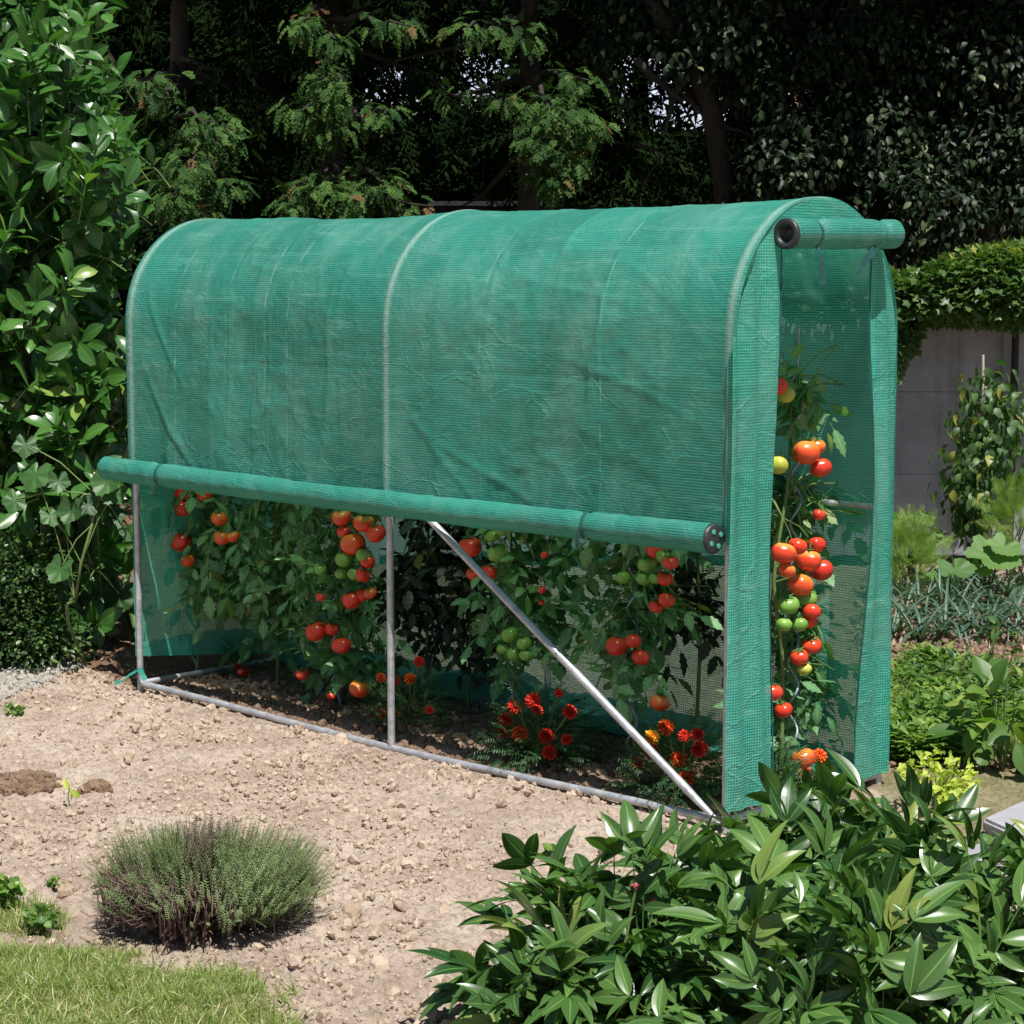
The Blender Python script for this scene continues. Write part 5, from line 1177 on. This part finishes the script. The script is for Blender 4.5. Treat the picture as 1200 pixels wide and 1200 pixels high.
# the pale seedling
g = GP(82, 945); o = thing('seedling', g, 'pale yellow green seedling alone on the bare soil', 'seedling'); mb = MB(); st = MB()
tube(st, [g, g+(0, 0, .03)+RT*-.006, g+(0, 0, .062)], .0022, 6, False); st.build('stem', M['twig'], o)
for d_, n_ in ((RT*-.3+np.array([0, 0, .5]), -FH), (RT*.9+np.array([0, 0, -.5]), np.array([0, 0, 1.])-FH), (RT*.4+np.array([0, 0, -1.]), RT)):
    mb.inst(leaf(1, .5, 5, 2, .5, .3, .7), frames(nrm(d_), n_), np.array([g+(0, 0, .055)]), np.array([.045]))
mb.build('leaf', M['yellow'], o)

# ------------------------------------------------------------------ peonies in the foreground
def peony_proto():
    def kw(): return dict(nl=9, nw=2, peak=.42, fold=random.uniform(.1, .42), curl=random.uniform(.2, .95), tip=.9, wave=random.uniform(0, .05))
    L = [(1., 0, .60, .19, kw()), (.96, 34, .52, .155, kw()), (.96, -34, .52, .155, kw())]
    for t in (.62,):
        for s in (-1, 1): L += [(t+random.uniform(-.1, .05), s*random.uniform(45, 70), .46, .165, kw()), (t-.1, s*95, .34, .12, kw())]
    return compound(L, .022, random.uniform(.15, .5))
PP = [peony_proto() for _ in range(6)]
def peony(px, py, rad, h, N, label, squish=(1, 1)):
    g = GP(px, py); o = thing('peony_plant', g, label, 'peony', 'peony plants in the foreground'); mb = MB(); st = MB()
    N = int(N*2.2); d = rdir(N*3); d = d[d[:, 2] > -.05][:N]; N = len(d); q = rng.random(N)**.38
    p = g+np.array([0, 0, .06])+(r1*(d[:, :1]*rad*squish[0])+FH*(d[:, 1:2]*rad*squish[1])+np.array([0, 0, 1.])*d[:, 2:]*h)*q[:, None]
    flat = d*np.array([1, 1, 0]); outw = r1*flat[:, :1]+FH*flat[:, 1:2]
    dr = nrm(outw*.8+np.array([0, 0, 1.])*(d[:, 2:]*.8+.10)+rdir(N)*.5); s = rng.uniform(.15, .26, N); p = p-dr*s[:, None]*.8
    R = frames(dr, nrm(np.array([0, 0, 1.])+outw*.55+rdir(N)*.55)); w_ = rng.integers(0, 6, N)
    for k in range(6):
        v, q4, t3, a = PP[k]; s_ = w_ == k; mb.inst(PP[k], R[s_], p[s_], s[s_])
    for k in range(0, N, 3): root = g+(rng.uniform(-.08, .08), rng.uniform(-.08, .08), 0); limb(st, root, p[k], .0055, .0035, .06, 7, 6)
    st.build('stem', M['twig'], o); mb.build('foliage', M['peony'], o); return o
pe = [peony(742, 1205, .38, .345, 74, 'peony plant at the bottom centre spreading over the pale soil'),
      peony(885, 1125, .30, .27, 48, 'peony plant in front of the foot of the diagonal brace'),
      peony(1015, 1095, .37, .31, 76, 'peony plant below the door opening with glossy upright leaves'),
      peony(1130, 1215, .38, .34, 66, 'peony plant in the bottom right corner with a withered pale flower'),
      peony(930, 1260, .38, .38, 56, 'peony plant lowest in the foreground, cut by the bottom edge'),
      peony(622, 1238, .15, .20, 10, 'small low peony shoot at the left end of the peony row'),
      peony(1215, 1160, .22, .26, 20, 'peony plant by the right edge beside the stone slab')]
def add_bud(par, px, py, d, r):
    p = AT(px, py, d); mb = MB(); pr = leaf(1, .55, 4, 1, .5, .5, .6)
    for k in range(6): q = 2*PI*k/6; place(mb, pr, p, (math.cos(q)*.7, math.sin(q)*.7, .5), (0, 0, 1), r)
    tube(mb, [p-(0, 0, .004), p+(0, 0, r*.3), p+(0, 0, r*.7)], (r*.35, r*.45, r*.15), 10); mb.build('seed_pod', M['bud'], par)
    st = MB(); tube(st, [p-(.02, .02, .16), p], .004, 6, False); st.build('stem', M['twig'], par)
add_bud(pe[0], 658, 1100, 4.45, .022); add_bud(pe[0], 765, 1063, 4.5, .028); add_bud(pe[0], 745, 1040, 4.5, .016)
p = AT(1045, 1078, 4.45); mb = MB()
for k in range(22): mb.inst(leaf(1, .28, 6, 2, .6, .8, random.uniform(.2, 1.4), wave=.2), frames(nrm(np.array([RT*rng.uniform(-1, 1)+np.array([0, 0, rng.uniform(-.9, .7)])-FH*rng.uniform(0, .8)])), rdir(1)), np.array([p]), np.array([rng.uniform(.03, .055)]))
mb.build('withered_flower', M['dry'], pe[3])
st = MB(); tube(st, [p-(.0, 0, .2), p], .004, 6, False); st.build('stem', M['twig'], pe[3])
